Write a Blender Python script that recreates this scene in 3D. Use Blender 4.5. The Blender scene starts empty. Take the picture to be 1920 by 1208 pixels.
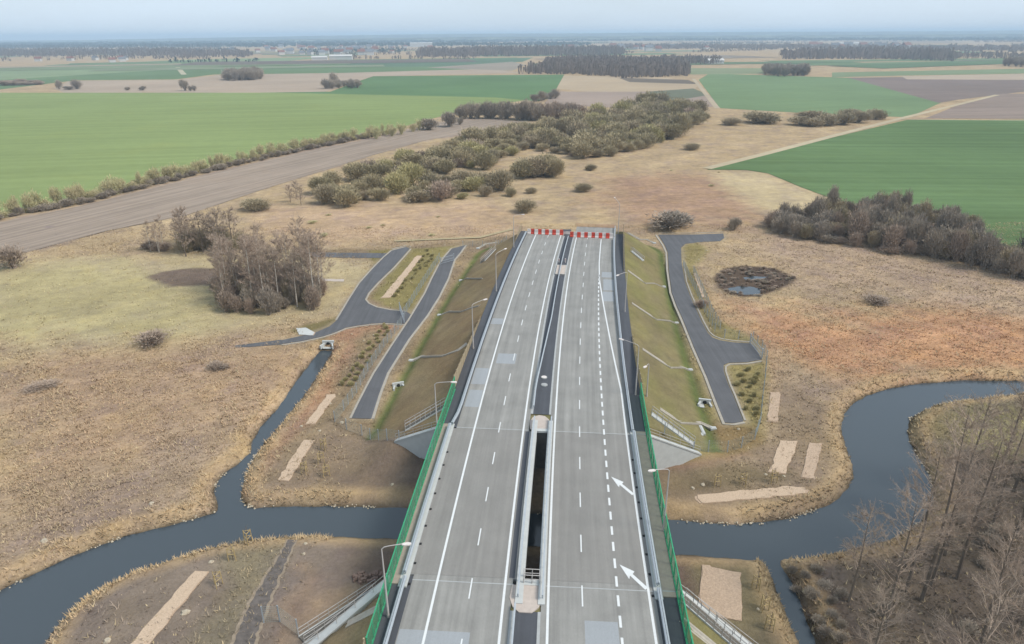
import bpy, math, random
import numpy as np
from math import sin, cos, atan, atan2, sqrt, pi, radians, hypot
random.seed(7); RNG = np.random.default_rng(7)
S = bpy.context.scene
COL = S.collection

# ---------------------------------------------------------------- camera, sky, sun, exposure
PITCH = atan((604 - 64) / 1280.0); ROLL = atan(12 / 1920.0); CZ = 61.5
cam = bpy.data.cameras.new('camera'); cam.sensor_width = 36; cam.lens = 24.0
cam.clip_start = 0.5; cam.clip_end = 60000
camo = bpy.data.objects.new('camera', cam); COL.objects.link(camo)
camo.location = (0, 0, CZ)
from mathutils import Matrix, Vector
camo.matrix_world = Matrix.Translation((0, 0, CZ)) @ Matrix.Rotation(pi / 2 - PITCH, 4, 'X') @ Matrix.Rotation(-ROLL, 4, 'Z')
S.camera = camo

SUN_ELEV, SUN_AZ = radians(50), radians(112)       # azimuth clockwise from +Y (view direction)
W = bpy.data.worlds.new('World'); S.world = W; W.use_nodes = True
nt = W.node_tree; nt.nodes.clear()
wo = nt.nodes.new('ShaderNodeOutputWorld'); bg = nt.nodes.new('ShaderNodeBackground')
sky = nt.nodes.new('ShaderNodeTexSky'); sky.sky_type = 'NISHITA'; sky.sun_disc = False
sky.sun_elevation = SUN_ELEV; sky.sun_rotation = SUN_AZ; sky.air_density = 1.0; sky.dust_density = 2.0; sky.ozone_density = 1.5
tc = nt.nodes.new('ShaderNodeTexCoord')
mp = nt.nodes.new('ShaderNodeMapping'); mp.inputs['Scale'].default_value = (1, 1, 6)
cn = nt.nodes.new('ShaderNodeTexNoise'); cn.inputs['Scale'].default_value = 2.2; cn.inputs['Detail'].default_value = 5
cr = nt.nodes.new('ShaderNodeMapRange'); cr.inputs[1].default_value = .3; cr.inputs[2].default_value = .7; cr.inputs[3].default_value = .68; cr.inputs[4].default_value = .9
veil = nt.nodes.new('ShaderNodeMix'); veil.data_type = 'RGBA'
veil.inputs[7].default_value = (4.6, 5.45, 6.35, 1)
nt.links.new(tc.outputs['Generated'], mp.inputs[0]); nt.links.new(mp.outputs[0], cn.inputs['Vector'])
nt.links.new(cn.outputs['Fac'], cr.inputs[0]); nt.links.new(cr.outputs[0], veil.inputs[0])
nt.links.new(sky.outputs[0], veil.inputs[6]); nt.links.new(veil.outputs[2], bg.inputs[0])
bg.inputs[1].default_value = 0.1
nt.links.new(bg.outputs[0], wo.inputs[0])
sl = bpy.data.lights.new('sun', 'SUN'); sl.energy = 2.2; sl.angle = radians(18); sl.color = (1, .95, .88)
so = bpy.data.objects.new('sun', sl); COL.objects.link(so); so.location = (60, 10, 120)
sd = Vector((sin(SUN_AZ) * cos(SUN_ELEV), cos(SUN_AZ) * cos(SUN_ELEV), sin(SUN_ELEV)))
so.rotation_euler = sd.to_track_quat('Z', 'Y').to_euler()
S.view_settings.view_transform = 'Standard'; S.view_settings.look = 'None'
S.view_settings.gamma = 1; S.view_settings.use_curve_mapping = False
S.view_settings.exposure = 0.75
ALB = 1 / 1.62        # photographed brightness -> surface albedo
S.cycles.max_bounces = 6; S.cycles.diffuse_bounces = 4; S.cycles.transparent_max_bounces = 12; S.cycles.volume_bounces = 0
S.cycles.use_adaptive_sampling = True; S.cycles.use_denoising = True

# ---------------------------------------------------------------- surveying helpers (photo pixel -> place on a level)
def G(px, py, z=0.0):
    u, v = px - 960.0, 604.0 - py
    c, s = cos(ROLL), sin(ROLL); u, v = u * c + v * s, -u * s + v * c
    dy = 1280 * cos(PITCH) + v * sin(PITCH); dz = -1280 * sin(PITCH) + v * cos(PITCH)
    t = (z - CZ) / dz
    return (u * t, dy * t)
def GP(L, z=0.0): return [G(p[0], p[1], z) for p in L]
def lin(c):
    c = c / 255.0
    return c / 12.92 if c < .04045 else ((c + .055) / 1.055) ** 2.4
def A(r, g, b, k=1.0): return tuple(min(.9, lin(v) * ALB * k) for v in (r, g, b))

DZ = 7.5                                              # road level above the meadow
RC = (4.46588661e-07, 1.41734863e-04, 5.40008852e-02, -4.46379729)
def RX(y): return np.polyval(RC, y)
def RD(y): return np.polyval((3 * RC[0], 2 * RC[1], RC[2]), y)
def RP(t, y, z=DZ):                                   # road coordinates: t right of the median line, y along
    m = RD(y); n = sqrt(1 + m * m)
    return (RX(y) + t / n, y - t * m / n, z)
Y1, Y2, YEND = 57.0, 86.6, 197.0                      # abutments, end of the embankment
TL, TR = -12.3, 18.3

# ---------------------------------------------------------------- mesh helpers
def link(o, parent=None):
    COL.objects.link(o)
    if parent is not None: o.parent = parent
    return o
def tag(o, label=None, cat=None, group=None, kind=None):
    if label: o['label'] = label
    if cat: o['category'] = cat
    if group: o['group'] = group
    if kind: o['kind'] = kind
    return o
def empty(name, loc=(0, 0, 0), rz=0.0, label=None, cat=None, group=None):
    o = bpy.data.objects.new(name, None); o.location = loc; o.rotation_euler = (0, 0, rz); o.empty_display_size = .3
    COL.objects.link(o); return tag(o, label, cat, group)
class MB:
    def __init__(s): s.v = []; s.f = []; s.m = []
    def face(s, pts, m=0):
        n = len(s.v); s.v += [tuple(p) for p in pts]; s.f.append(tuple(range(n, n + len(pts)))); s.m.append(m)
    def box(s, c, d, rz=0.0, m=0, taper=1.0):
        n = len(s.v); cs, sn = cos(rz), sin(rz)
        for k in (-1, 1):
            q = taper if k == 1 else 1.0
            for i, j in ((-1, -1), (1, -1), (1, 1), (-1, 1)):
                x, y = i * d[0] / 2 * q, j * d[1] / 2 * q
                s.v.append((c[0] + x * cs - y * sn, c[1] + x * sn + y * cs, c[2] + k * d[2] / 2))
        for f in ((0, 3, 2, 1), (4, 5, 6, 7), (0, 1, 5, 4), (1, 2, 6, 5), (2, 3, 7, 6), (3, 0, 4, 7)):
            s.f.append(tuple(n + i for i in f)); s.m.append(m)
    def tube(s, p, q, r0, r1=None, k=6, m=0, caps=True):
        r1 = r0 if r1 is None else r1
        p, q = Vector(p), Vector(q); d = (q - p)
        if d.length < 1e-6: return
        d.normalize(); a = d.orthogonal().normalized(); b = d.cross(a); n = len(s.v)
        for c, r in ((p, r0), (q, r1)):
            for i in range(k):
                w = 2 * pi * i / k; s.v.append(tuple(c + (a * cos(w) + b * sin(w)) * r))
        for i in range(k):
            j = (i + 1) % k; s.f.append((n + i, n + j, n + k + j, n + k + i)); s.m.append(m)
        if caps:
            s.f.append(tuple(n + i for i in reversed(range(k)))); s.m.append(m)
            s.f.append(tuple(n + k + i for i in range(k))); s.m.append(m)
    def path(s, pts, r, k=6, m=0):
        for a, b in zip(pts, pts[1:]): s.tube(a, b, r, r, k, m)
    def prism(s, poly, z0, z1, m=0):
        ar = sum(a[0] * b[1] - b[0] * a[1] for a, b in zip(poly, poly[1:] + poly[:1]))
        if ar < 0: poly = poly[::-1]
        n = len(s.v); k = len(poly)
        s.v += [(p[0], p[1], z0) for p in poly] + [(p[0], p[1], z1) for p in poly]
        s.f.append(tuple(range(n + k, n + 2 * k))); s.m.append(m)
        for i in range(k):
            j = (i + 1) % k; s.f.append((n + i, n + j, n + k + j, n + k + i)); s.m.append(m)
    def sweep(s, line, prof, m=0, closed=True):
        """line: 3D points; prof: (across, up) points"""
        n0 = len(s.v); k = len(prof); N = len(line)
        for i, p in enumerate(line):
            a = line[max(i - 1, 0)]; b = line[min(i + 1, N - 1)]
            dx, dy = b[0] - a[0], b[1] - a[1]; L = hypot(dx, dy) or 1; nx, ny = dy / L, -dx / L
            for (w, h) in prof: s.v.append((p[0] + nx * w, p[1] + ny * w, p[2] + h))
        for i in range(N - 1):
            for j in range(k if closed else k - 1):
                jj = (j + 1) % k; a = n0 + i * k
                s.f.append((a + j, a + jj, a + k + jj, a + k + j)); s.m.append(m)
        if closed:
            s.f.append(tuple(n0 + i for i in range(k))); s.m.append(m)
            s.f.append(tuple(n0 + (N - 1) * k + i for i in reversed(range(k)))); s.m.append(m)
    def mesh(s, name, mats):
        me = bpy.data.meshes.new(name); me.from_pydata(s.v, [], s.f)
        for q in (mats if isinstance(mats, (list, tuple)) else [mats]): me.materials.append(q)
        if any(s.m): me.polygons.foreach_set('material_index', s.m)
        me.update(); return me
    def obj(s, name, mats, parent=None, loc=None):
        o = bpy.data.objects.new(name, s.mesh(name, mats)); link(o, parent)
        if loc: o.location = loc
        return o
def big_mesh(name, V, F, mat, col=None, smooth=False):
    """V (n,3), F (m,3|4) numpy; col (n,4) vertex colour"""
    me = bpy.data.meshes.new(name); k = F.shape[1]
    me.vertices.add(len(V)); me.vertices.foreach_set('co', V.astype(np.float32).ravel())
    me.loops.add(F.size); me.loops.foreach_set('vertex_index', F.astype(np.int32).ravel())
    me.polygons.add(len(F)); me.polygons.foreach_set('loop_start', np.arange(0, F.size, k, dtype=np.int32))
    if smooth: me.polygons.foreach_set('use_smooth', np.ones(len(F), dtype=bool))
    me.update(calc_edges=True)
    if col is not None:
        a = me.color_attributes.new('Col', 'FLOAT_COLOR', 'POINT'); a.data.foreach_set('color', col.astype(np.float32).ravel())
    for q in (mat if isinstance(mat, list) else [mat]): me.materials.append(q)
    return me
def copy_thing(root, loc, rz=0.0, sc=None, label=None, group=None):
    r = root.copy(); COL.objects.link(r); r.location = loc; r.rotation_euler = (0, 0, rz)
    if sc: r.scale = sc
    if label: r['label'] = label
    if group: r['group'] = group
    for ch in root.children:
        c = ch.copy(); COL.objects.link(c); c.parent = r
        for g in ch.children:
            d = g.copy(); COL.objects.link(d); d.parent = c
    return r
ORD = ['first', 'second', 'third', 'fourth', 'fifth', 'sixth', 'seventh', 'eighth', 'ninth', 'tenth', 'eleventh', 'twelfth']

# ---------------------------------------------------------------- materials
class MN:
    def __init__(s, name):
        s.mat = bpy.data.materials.new(name); s.mat.use_nodes = True; s.t = s.mat.node_tree; s.t.nodes.clear()
        s.out = s.n('ShaderNodeOutputMaterial'); s.b = s.n('ShaderNodeBsdfPrincipled'); s.l(s.b.outputs[0], s.out.inputs[0])
        s.b.inputs['Roughness'].default_value = .9; s.b.inputs['Specular IOR Level'].default_value = .2
    def n(s, k): return s.t.nodes.new(k)
    def l(s, a, b): s.t.links.new(a, b)
    def coord(s, scale=(1, 1, 1), uv=False, rot=0.0):
        c = s.n('ShaderNodeTexCoord'); m = s.n('ShaderNodeMapping'); m.inputs['Scale'].default_value = scale; v = c.outputs['UV' if uv else 'Object']
        if rot: q = s.n('ShaderNodeMapping'); q.inputs['Rotation'].default_value = (0, 0, -rot); s.l(v, q.inputs[0]); v = q.outputs[0]
        s.l(v, m.inputs[0]); return m.outputs[0]
    def noise(s, scale, detail=4, vec=None, rough=.55):
        n = s.n('ShaderNodeTexNoise'); n.inputs['Scale'].default_value = scale; n.inputs['Detail'].default_value = detail; n.inputs['Roughness'].default_value = rough
        s.l(vec if vec is not None else s.coord(), n.inputs['Vector']); return n.outputs['Fac']
    def rng(s, f, a, b, lo, hi):
        m = s.n('ShaderNodeMapRange'); m.inputs[1].default_value = a; m.inputs[2].default_value = b; m.inputs[3].default_value = lo; m.inputs[4].default_value = hi
        s.l(f, m.inputs[0]); return m.outputs[0]
    def mix(s, f, a, b, mode='MIX'):
        m = s.n('ShaderNodeMix'); m.data_type = 'RGBA'; m.blend_type = mode
        for i, v in ((0, f), (6, a), (7, b)):
            if hasattr(v, 'links'): s.l(v, m.inputs[i])
            elif i == 0: m.inputs[0].default_value = v
            else: m.inputs[i].default_value = (*v[:3], 1)
        return m.outputs[2]
    def mul(s, a, b):
        m = s.n('ShaderNodeMath'); m.operation = 'MULTIPLY'
        for i, v in ((0, a), (1, b)):
            if hasattr(v, 'links'): s.l(v, m.inputs[i])
            else: m.inputs[i].default_value = v
        return m.outputs[0]
    def scale(s, c, f):
        m = s.n('ShaderNodeVectorMath'); m.operation = 'SCALE'
        if hasattr(c, 'links'): s.l(c, m.inputs[0])
        else: m.inputs[0].default_value = c[:3]
        s.l(f, m.inputs[3]); return m.outputs[0]
    def bump(s, f, dist=.05, st=.6):
        b = s.n('ShaderNodeBump'); b.inputs['Distance'].default_value = dist; b.inputs['Strength'].default_value = st
        s.l(f, b.inputs['Height']); s.l(b.outputs[0], s.b.inputs['Normal'])
    def base(s, c): s.l(c, s.b.inputs['Base Color']) if hasattr(c, 'links') else setattr(s.b.inputs['Base Color'], 'default_value', (*c[:3], 1))
def simple(name, c, var=.12, sc=1.5, rough=.85, metal=0.0, bump=0.0):
    m = MN(name); f = m.noise(sc, 5); m.base(m.scale(c, m.rng(f, .3, .7, 1 - var, 1 + var)))
    m.b.inputs['Roughness'].default_value = rough; m.b.inputs['Metallic'].default_value = metal
    if bump: m.bump(f, bump)
    return m.mat
def mat_ground():
    m = MN('ground'); at = m.n('ShaderNodeAttribute'); at.attribute_name = 'Col'
    big = m.noise(.035, 6, rough=.65); mid = m.noise(.33, 6, rough=.7); fine = m.noise(2.3, 5, rough=.75)
    st = m.noise(.12, 5, m.coord((.35, 1.5, 1), rot=.3), rough=.7)
    amp = m.rng(at.outputs['Alpha'], 0, 1, .35, 1.0)
    c = at.outputs['Color']; c = m.scale(c, m.rng(at.outputs['Alpha'], .45, .9, 1.08, 1.14))
    c = m.scale(c, m.rng(big, .32, .68, .84, 1.14))
    def dev(f, a, w):                # 1 + amp*w*(f-.5)*a
        r = m.rng(f, .3, .7, -a, a); k = m.mul(r, amp); q = m.n('ShaderNodeMath'); q.operation = 'ADD'; q.inputs[1].default_value = 1; m.l(k, q.inputs[0]); return q.outputs[0]
    c = m.scale(c, dev(mid, .22, 1)); c = m.scale(c, dev(fine, .26, 1)); c = m.scale(c, dev(st, .16, 1))
    hue = m.noise(.07, 5, m.coord((1, 1.3, 1), rot=1.2), rough=.7)
    f1 = m.mul(m.rng(hue, .46, .66, 0, .95), amp); c = m.mix(f1, c, m.mix(1.0, c, (.80, .80, .95), 'MULTIPLY'))
    hue2 = m.noise(.11, 5, m.coord((1.2, 1, 1), rot=.5), rough=.7)
    f2 = m.mul(m.rng(hue2, .52, .7, 0, .8), amp); c = m.mix(f2, c, m.mix(1.0, c, (1.12, 1.08, .92), 'MULTIPLY'))
    m.base(c); m.b.inputs['Roughness'].default_value = 1; m.b.inputs['Specular IOR Level'].default_value = 0
    m.bump(fine, .25, .8)
    return m.mat
def mat_field(c, rot=0.0, stripe=.08, sc=.25, patch=.1):
    m = MN('field_soil'); s1 = m.noise(sc, 3, m.coord((.03, 1, 1), rot=rot)); s2 = m.noise(.008, 5); s3 = m.noise(.15, 5, rough=.7)
    q = m.scale(c, m.rng(s1, .35, .65, 1 - stripe, 1 + stripe)); q = m.scale(q, m.rng(s2, .3, .7, 1 - patch, 1 + patch)); q = m.scale(q, m.rng(s3, .3, .7, .94, 1.06))
    q = m.mix(m.rng(m.noise(.02, 4), .55, .75, 0, .35), q, m.mix(1.0, q, (1.12, 1.0, .85), 'MULTIPLY'))
    m.base(q); m.b.inputs['Roughness'].default_value = 1; m.b.inputs['Specular IOR Level'].default_value = 0; return m.mat
def mat_pavement(name, c, var=.1, seam=True):
    m = MN(name); a = m.noise(.6, 5, m.coord((2.2, .06, 1), uv=True), rough=.6); b = m.noise(.25, 5, m.coord(uv=True), rough=.6); f = m.noise(9, 4)
    q = m.scale(c, m.rng(a, .3, .7, 1 - var, 1 + var)); q = m.scale(q, m.rng(b, .3, .7, 1 - var * .6, 1 + var * .6)); q = m.scale(q, m.rng(f, .3, .7, .93, 1.07))
    m.base(q); m.b.inputs['Roughness'].default_value = .75; m.bump(f, .01, .4); return m.mat
def mat_water():
    m = MN('water'); m.base(A(90, 100, 106, .72)); m.b.inputs['Roughness'].default_value = .04; m.b.inputs['IOR'].default_value = 1.33; m.b.inputs['Specular IOR Level'].default_value = .85; m.l(m.rng(m.noise(.06, 4, m.coord((1, 2.5, 1), rot=.2)), .4, .6, .03, .16), m.b.inputs['Roughness'])
    m.bump(m.noise(.8, 4, m.coord((1, 1.8, 1))), .03, .25); return m.mat
def mat_plant(name, c, c2, k=.2, trans=.0):
    """colour differs from plant to plant and twig to twig"""
    c = tuple(min(.85, v * 1.9) for v in c); c2 = tuple(min(.85, v * 1.9) for v in c2)
    m = MN(name); oi = m.n('ShaderNodeObjectInfo'); n = m.noise(.9, 3)
    q = m.mix(oi.outputs['Random'], c, c2); q = m.scale(q, m.rng(n, .3, .7, 1 - k, 1 + k)); m.base(q)
    m.b.inputs['Roughness'].default_value = .95; m.b.inputs['Specular IOR Level'].default_value = 0; return m.mat
def mat_attr(name):
    m = MN(name); at = m.n('ShaderNodeAttribute'); at.attribute_name = 'Col'; m.base(at.outputs['Color'])
    m.b.inputs['Roughness'].default_value = 1; m.b.inputs['Specular IOR Level'].default_value = 0; return m.mat
def mat_green():
    m = MN('green_panel'); m.base((.08, .26, .15)); m.b.inputs['Roughness'].default_value = .25; m.b.inputs['Specular IOR Level'].default_value = .5
    tr = m.n('ShaderNodeBsdfTransparent'); tr.inputs[0].default_value = (.66, .85, .72, 1); ms = m.n('ShaderNodeMixShader')
    ms.inputs[0].default_value = .58; m.l(tr.outputs[0], ms.inputs[1]); m.l(m.b.outputs[0], ms.inputs[2]); m.l(ms.outputs[0], m.out.inputs[0]); return m.mat
M = dict(
    ground=mat_ground(), water=mat_water(), pave=mat_pavement('carriageway', A(161, 159, 153), .18), pave_b=mat_pavement('bridge_surface', A(155, 152, 146), .12),
    dark=mat_pavement('dark_asphalt', A(92, 94, 99), .14), access=mat_pavement('access_asphalt', A(108, 108, 110), .16),
    patch=mat_pavement('pale_patch', A(174, 178, 180), .04), pad=simple('pale_concrete', A(214, 200, 188), .08, 2),
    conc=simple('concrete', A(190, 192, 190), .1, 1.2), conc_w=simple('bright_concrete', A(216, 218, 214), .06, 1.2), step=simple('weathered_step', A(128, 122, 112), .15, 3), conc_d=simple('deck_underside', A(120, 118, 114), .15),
    walk=simple('walkway_coating', A(182, 168, 154), .08, 2), kerb=simple('kerb_stone', A(188, 180, 166), .12, 2),
    paint=simple('road_paint', A(246, 248, 246), .05, 3, .6), steel=simple('galvanised_steel', A(186, 194, 200), .08, 3, .55, .0), pole=simple('lamp_steel', A(206, 200, 194), .05, 3, .5),
    green=mat_green(), gpost=simple('green_post', (.04, .26, .13), .1), tan=simple('tan_boards', A(200, 182, 150), .12, 3),
    gravel=simple('gravel_fill', A(218, 192, 164), .16, 6, bump=.05), gravel2=simple('coarse_gravel', A(206, 180, 154), .2, 5, bump=.06), stone=simple('field_stone', A(206, 192, 168), .25, 3),
    red=simple('red_plastic', A(232, 88, 66), .06, 2, .5), white=simple('white_plastic', A(250, 240, 232), .05, 2, .5), black=simple('dark_void', (.02, .02, .02), .1),
    wood=simple('stake_wood', A(205, 180, 130), .1, 4), wire=simple('fence_wire', A(165, 175, 168), .05, 2, .6), net=simple('orange_net', A(205, 130, 105), .1, 4),
    grass_tuft=mat_attr('dry_grass'), bark=mat_plant('bark', A(94, 85, 76), A(110, 99, 88)), birch=simple('birch_bark', A(228, 218, 202), .3, 3),
    twig=mat_plant('brown_twigs', A(140, 126, 112), A(154, 136, 120)), twig_d=mat_plant('dark_twigs', A(134, 124, 112), A(148, 136, 120)),
    willow=mat_plant('willow_twigs', A(140, 130, 102), A(156, 143, 114)), willow_y=mat_plant('budding_willow', A(160, 150, 108), A(152, 143, 106)), grey=mat_plant('grey_scrub', A(136, 126, 102), A(154, 140, 116)),
    hedge=mat_plant('hedge_twigs', A(164, 152, 118), A(170, 164, 124)), forest=mat_plant('forest_crowns', A(110, 100, 92), A(110, 100, 92), .3), pine=mat_plant('pine_crowns', A(56, 68, 62), A(54, 66, 60), .25),
    wall=simple('house_wall', A(225, 222, 215), .05), roof=simple('house_roof', A(150, 105, 90), .1), roof_g=simple('grey_roof', A(135, 138, 142), .1))

# ---------------------------------------------------------------- the ground: regions, river, embankment
def sdf(poly, X, Y):
    """signed distance to a polygon, negative inside"""
    P = np.array(poly, dtype=float); Q = np.roll(P, -1, 0); d = np.full(X.shape, 1e18); ins = np.zeros(X.shape, bool)
    for (ax, ay), (bx, by) in zip(P, Q):
        ex, ey = bx - ax, by - ay; wx, wy = X - ax, Y - ay
        t = np.clip((wx * ex + wy * ey) / (ex * ex + ey * ey + 1e-12), 0, 1)
        d = np.minimum(d, (wx - ex * t) ** 2 + (wy - ey * t) ** 2)
        if by != ay:
            c = (ay > Y) != (by > Y); xi = ax + (Y - ay) * (bx - ax) / (by - ay); ins ^= c & (X < xi)
    return np.where(ins, -1, 1) * np.sqrt(d)
WZ = -1.2
river_px = [(-700, 1330), (-300, 1200), (0, 1108), (49, 1083.6), (117, 1052), (174, 1028), (233, 1007.6), (320, 984.5), (372, 971), (405, 963), (408, 950), (402, 921), (410, 900), (423, 886), (450, 868), (470, 848),
    (472, 830), (490, 800), (517, 771), (554, 719), (579, 684), (603, 657), (624, 659), (599, 699), (567, 746), (530, 790), (505, 820), (486, 845), (470, 868), (459, 892), (454, 915), (453, 935), (461, 948), (480, 954),
    (529, 950), (618, 950), (708, 952), (771, 953), (960, 962), (1120, 970), (1252, 976), (1320, 980), (1381, 984), (1430, 980), (1468, 974), (1500, 967), (1535, 955), (1566, 941), (1588, 921), (1600, 898), (1600, 875), (1592, 855), (1581, 825), (1577, 800),
    (1583, 776), (1600, 757), (1625, 742), (1668, 729), (1731, 719), (1815, 713.5), (1920, 716), (2050, 722), (2400, 735), (2400, 765), (2050, 748), (1920, 739), (1870, 744), (1836, 750), (1790, 753), (1755, 760), (1725, 773), (1706, 788), (1701, 806), (1705, 825), (1716, 850), (1728, 870),
    (1742, 892), (1750, 920), (1748, 950), (1720, 985), (1680, 1008), (1622, 1025), (1575, 1036), (1500, 1047), (1464, 1048), (1466, 1062), (1485, 1096), (1505, 1148), (1531, 1208), (1590, 1330), (1555, 1330), (1497, 1208),
    (1468, 1136), (1448, 1085), (1436, 1060), (1425, 1051), (1380, 1047), (1335, 1044), (1258, 1041), (1120, 1032), (960, 1022), (746, 1011), (618, 1006), (567, 1004.6), (529, 1007), (440, 1017), (394, 1029), (326, 1048), (258, 1070), (217, 1089), (168, 1116), (136, 1140), (108, 1173), (84, 1208), (20, 1330), (-200, 1500), (-900, 1700)]
river = GP(river_px, WZ)
pond = GP([(1362, 541), (1385, 537), (1410, 538), (1428, 543), (1425, 551), (1400, 553), (1375, 549)], -.5)
pond_b = GP([(1392, 521), (1412, 518), (1440, 520), (1425, 524), (1398, 525)], -.5)
pond_hole = GP([(1342, 518), (1360, 507), (1400, 502), (1450, 505), (1488, 522), (1470, 535), (1432, 547), (1424, 555), (1398, 556), (1370, 551), (1350, 538)], 0)
culvert_gap = GP([(603, 657), (624, 659), (618, 649), (607, 648)], -1.0)
def wob(X, Y, s, k): return (np.sin(X / s + 1.3 * k) * np.cos(Y / (s * 1.3) - k) + .6 * np.sin((X + Y) / (s * .43) + 2.1 * k) + .4 * np.cos((X - 1.7 * Y) / (s * .21) + k)) / 2
built = GP([(560, 470), (1400, 430), (1480, 640), (1560, 760), (1620, 900), (1560, 1050), (1400, 1400), (-300, 1400), (-100, 1150), (430, 930), (520, 740), (520, 600)])
def emb_dist(X, Y):
    m = RD(Y); n = np.sqrt(1 + m * m); t = (X - RX(Y)) * n
    dl = np.maximum(TL - t, 0); dr = np.maximum(t - TR, 0); side = np.maximum(dl, dr)
    end = np.maximum(Y - YEND, 0)
    return t, side, end
SLL, SLR = 1.75, 1.55
def wing_end(px, py, side, sl):
    for z in np.arange(5, 0, -.02):
        x, y = G(px, py, z); t, s_, e = emb_dist(np.array([x]), np.array([y]))
        if DZ - .12 - s_[0] / sl >= z: return (x, y, z), float(s_[0])
    return (x, y, 0), float(s_[0])
WLE, wl_ = wing_end(742, 826, -1, SLL); WRE, wr_ = wing_end(1312, 850, 1, SLR)
KL = (WLE[1] - Y2 - .6) / wl_; KR = (WRE[1] - Y2 - .6) / wr_
def H(X, Y):
    X = np.asarray(X, float); Y = np.asarray(Y, float)
    far = np.clip((np.maximum(np.abs(X) - 150, Y - 240)) / 60, 0, 1)
    b = np.clip(sdf(built, X, Y) / 12, 0, 1)
    z = (.16 * wob(X, Y, 9, 1) + .10 * wob(X, Y, 3.1, 2)) * (1 - far) * b
    d = sdf(river, X, Y) + .25 * wob(X, Y, 1.7, 3) * 1.0
    bank = np.clip(d / 2.0, 0, 1); bank = bank * bank * (3 - 2 * bank) * .6 + .4 * bank
    z = np.where(d > 0, z * bank + WZ * (1 - bank), np.maximum(WZ + d * .5, -2.8))
    dp = sdf(pond_hole, X, Y); z = np.where(dp < 0, np.maximum(dp * .35, -.42 + .1 * wob(X, Y, 1.2, 4)), z); dw = np.minimum(sdf(pond, X, Y), sdf(pond_b, X, Y)) + .35 * wob(X, Y, 1.1, 7); z = np.where(dw < .8, np.minimum(z, np.clip(-.5 + dw * .3, -.9, 0)), z)
    t, side, end = emb_dist(X, Y)
    # shallow ditch beside the far embankment
    dd = np.abs(side - np.where(t < 0, 13.9, 12.1)); ditch = -.55 * np.clip(1 - dd / 1.3, 0, 1) * ((Y > 92) & (Y < 190)); z = z + ditch
    top = DZ - .12
    e = top - np.sqrt(side ** 2 + end ** 2) / np.where(t < 0, SLL, SLR)
    ok = (Y > Y2 + 1.25 + np.where(t < 0, KL, KR) * (side + .5)) | (Y < Y1 - .8 - np.where(t < 0, .6, .45) * side)
    for (gx, gy, hh) in ((WLE[0], WLE[1], WLE[2] - .1), (WRE[0], WRE[1], WRE[2] - .1)):
        gq = hh * np.exp(-((X - gx) ** 2 + (Y - gy) ** 2) / 22.0); z = np.where((gq > .12) & (d > 0), np.maximum(z, gq - .12), z)
    z = np.where((Y > 79) & (Y < Y2 + 12) & (side < 9), np.maximum(z, .9 * np.clip((Y - 80) / 6, 0, 1) * np.clip((9 - side) / 4, 0, 1) * np.clip(d - 1.5, 0, 1) + np.where(d < 2.5, -9, 0)), z)
    return np.where(ok, np.maximum(z, e), z)

RA_L = [(659, 784), (672, 757), (688, 726), (702, 700), (735, 649), (769, 598), (798, 550), (811, 522), (824, 497), (836, 480), (848, 466)]
RA_R = [(872, 460), (862, 474), (851, 487), (846, 502), (839, 523), (822, 557), (800, 592), (766, 636), (744, 671), (726, 700), (711, 740), (697, 785)]
RB_L = [(528, 638), (560, 631), (595, 622), (618, 612), (632, 600), (640, 587), (655, 562), (675, 531), (700, 503), (721, 482), (735, 470), (762, 463)]
RB_R = [(768, 466), (756, 480), (735, 503), (708, 529), (690, 549), (684, 561), (690, 568), (705, 575), (730, 580), (760, 583), (771, 590), (758, 607), (720, 605), (702, 606), (670, 610), (649, 614), (628, 623), (607, 630), (567, 639), (528, 645)]
RC_P = [(1234, 440), (1300, 440), (1356, 438), (1358, 446), (1350, 452), (1310, 454), (1285, 457), (1277, 464), (1278, 492), (1284, 528), (1294, 555), (1305, 579), (1316, 604), (1327, 624), (1336, 633), (1350, 638), (1375, 642), (1408, 644), (1417, 652), (1428, 674), (1400, 679), (1366, 680), (1357, 684), (1357, 696), (1365, 720), (1374, 740), (1384, 764), (1394, 790), (1375, 793), (1359, 792), (1345, 757), (1326, 707), (1301, 650), (1281, 600), (1269, 573), (1260, 549), (1254, 507), (1252, 473), (1246, 459)]
ROADS_PX = [RA_L + RA_R, RB_L + RB_R, RC_P]
ROADS = [GP(L) for L in ROADS_PX]
MEADOW = A(186, 163, 129)
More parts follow.
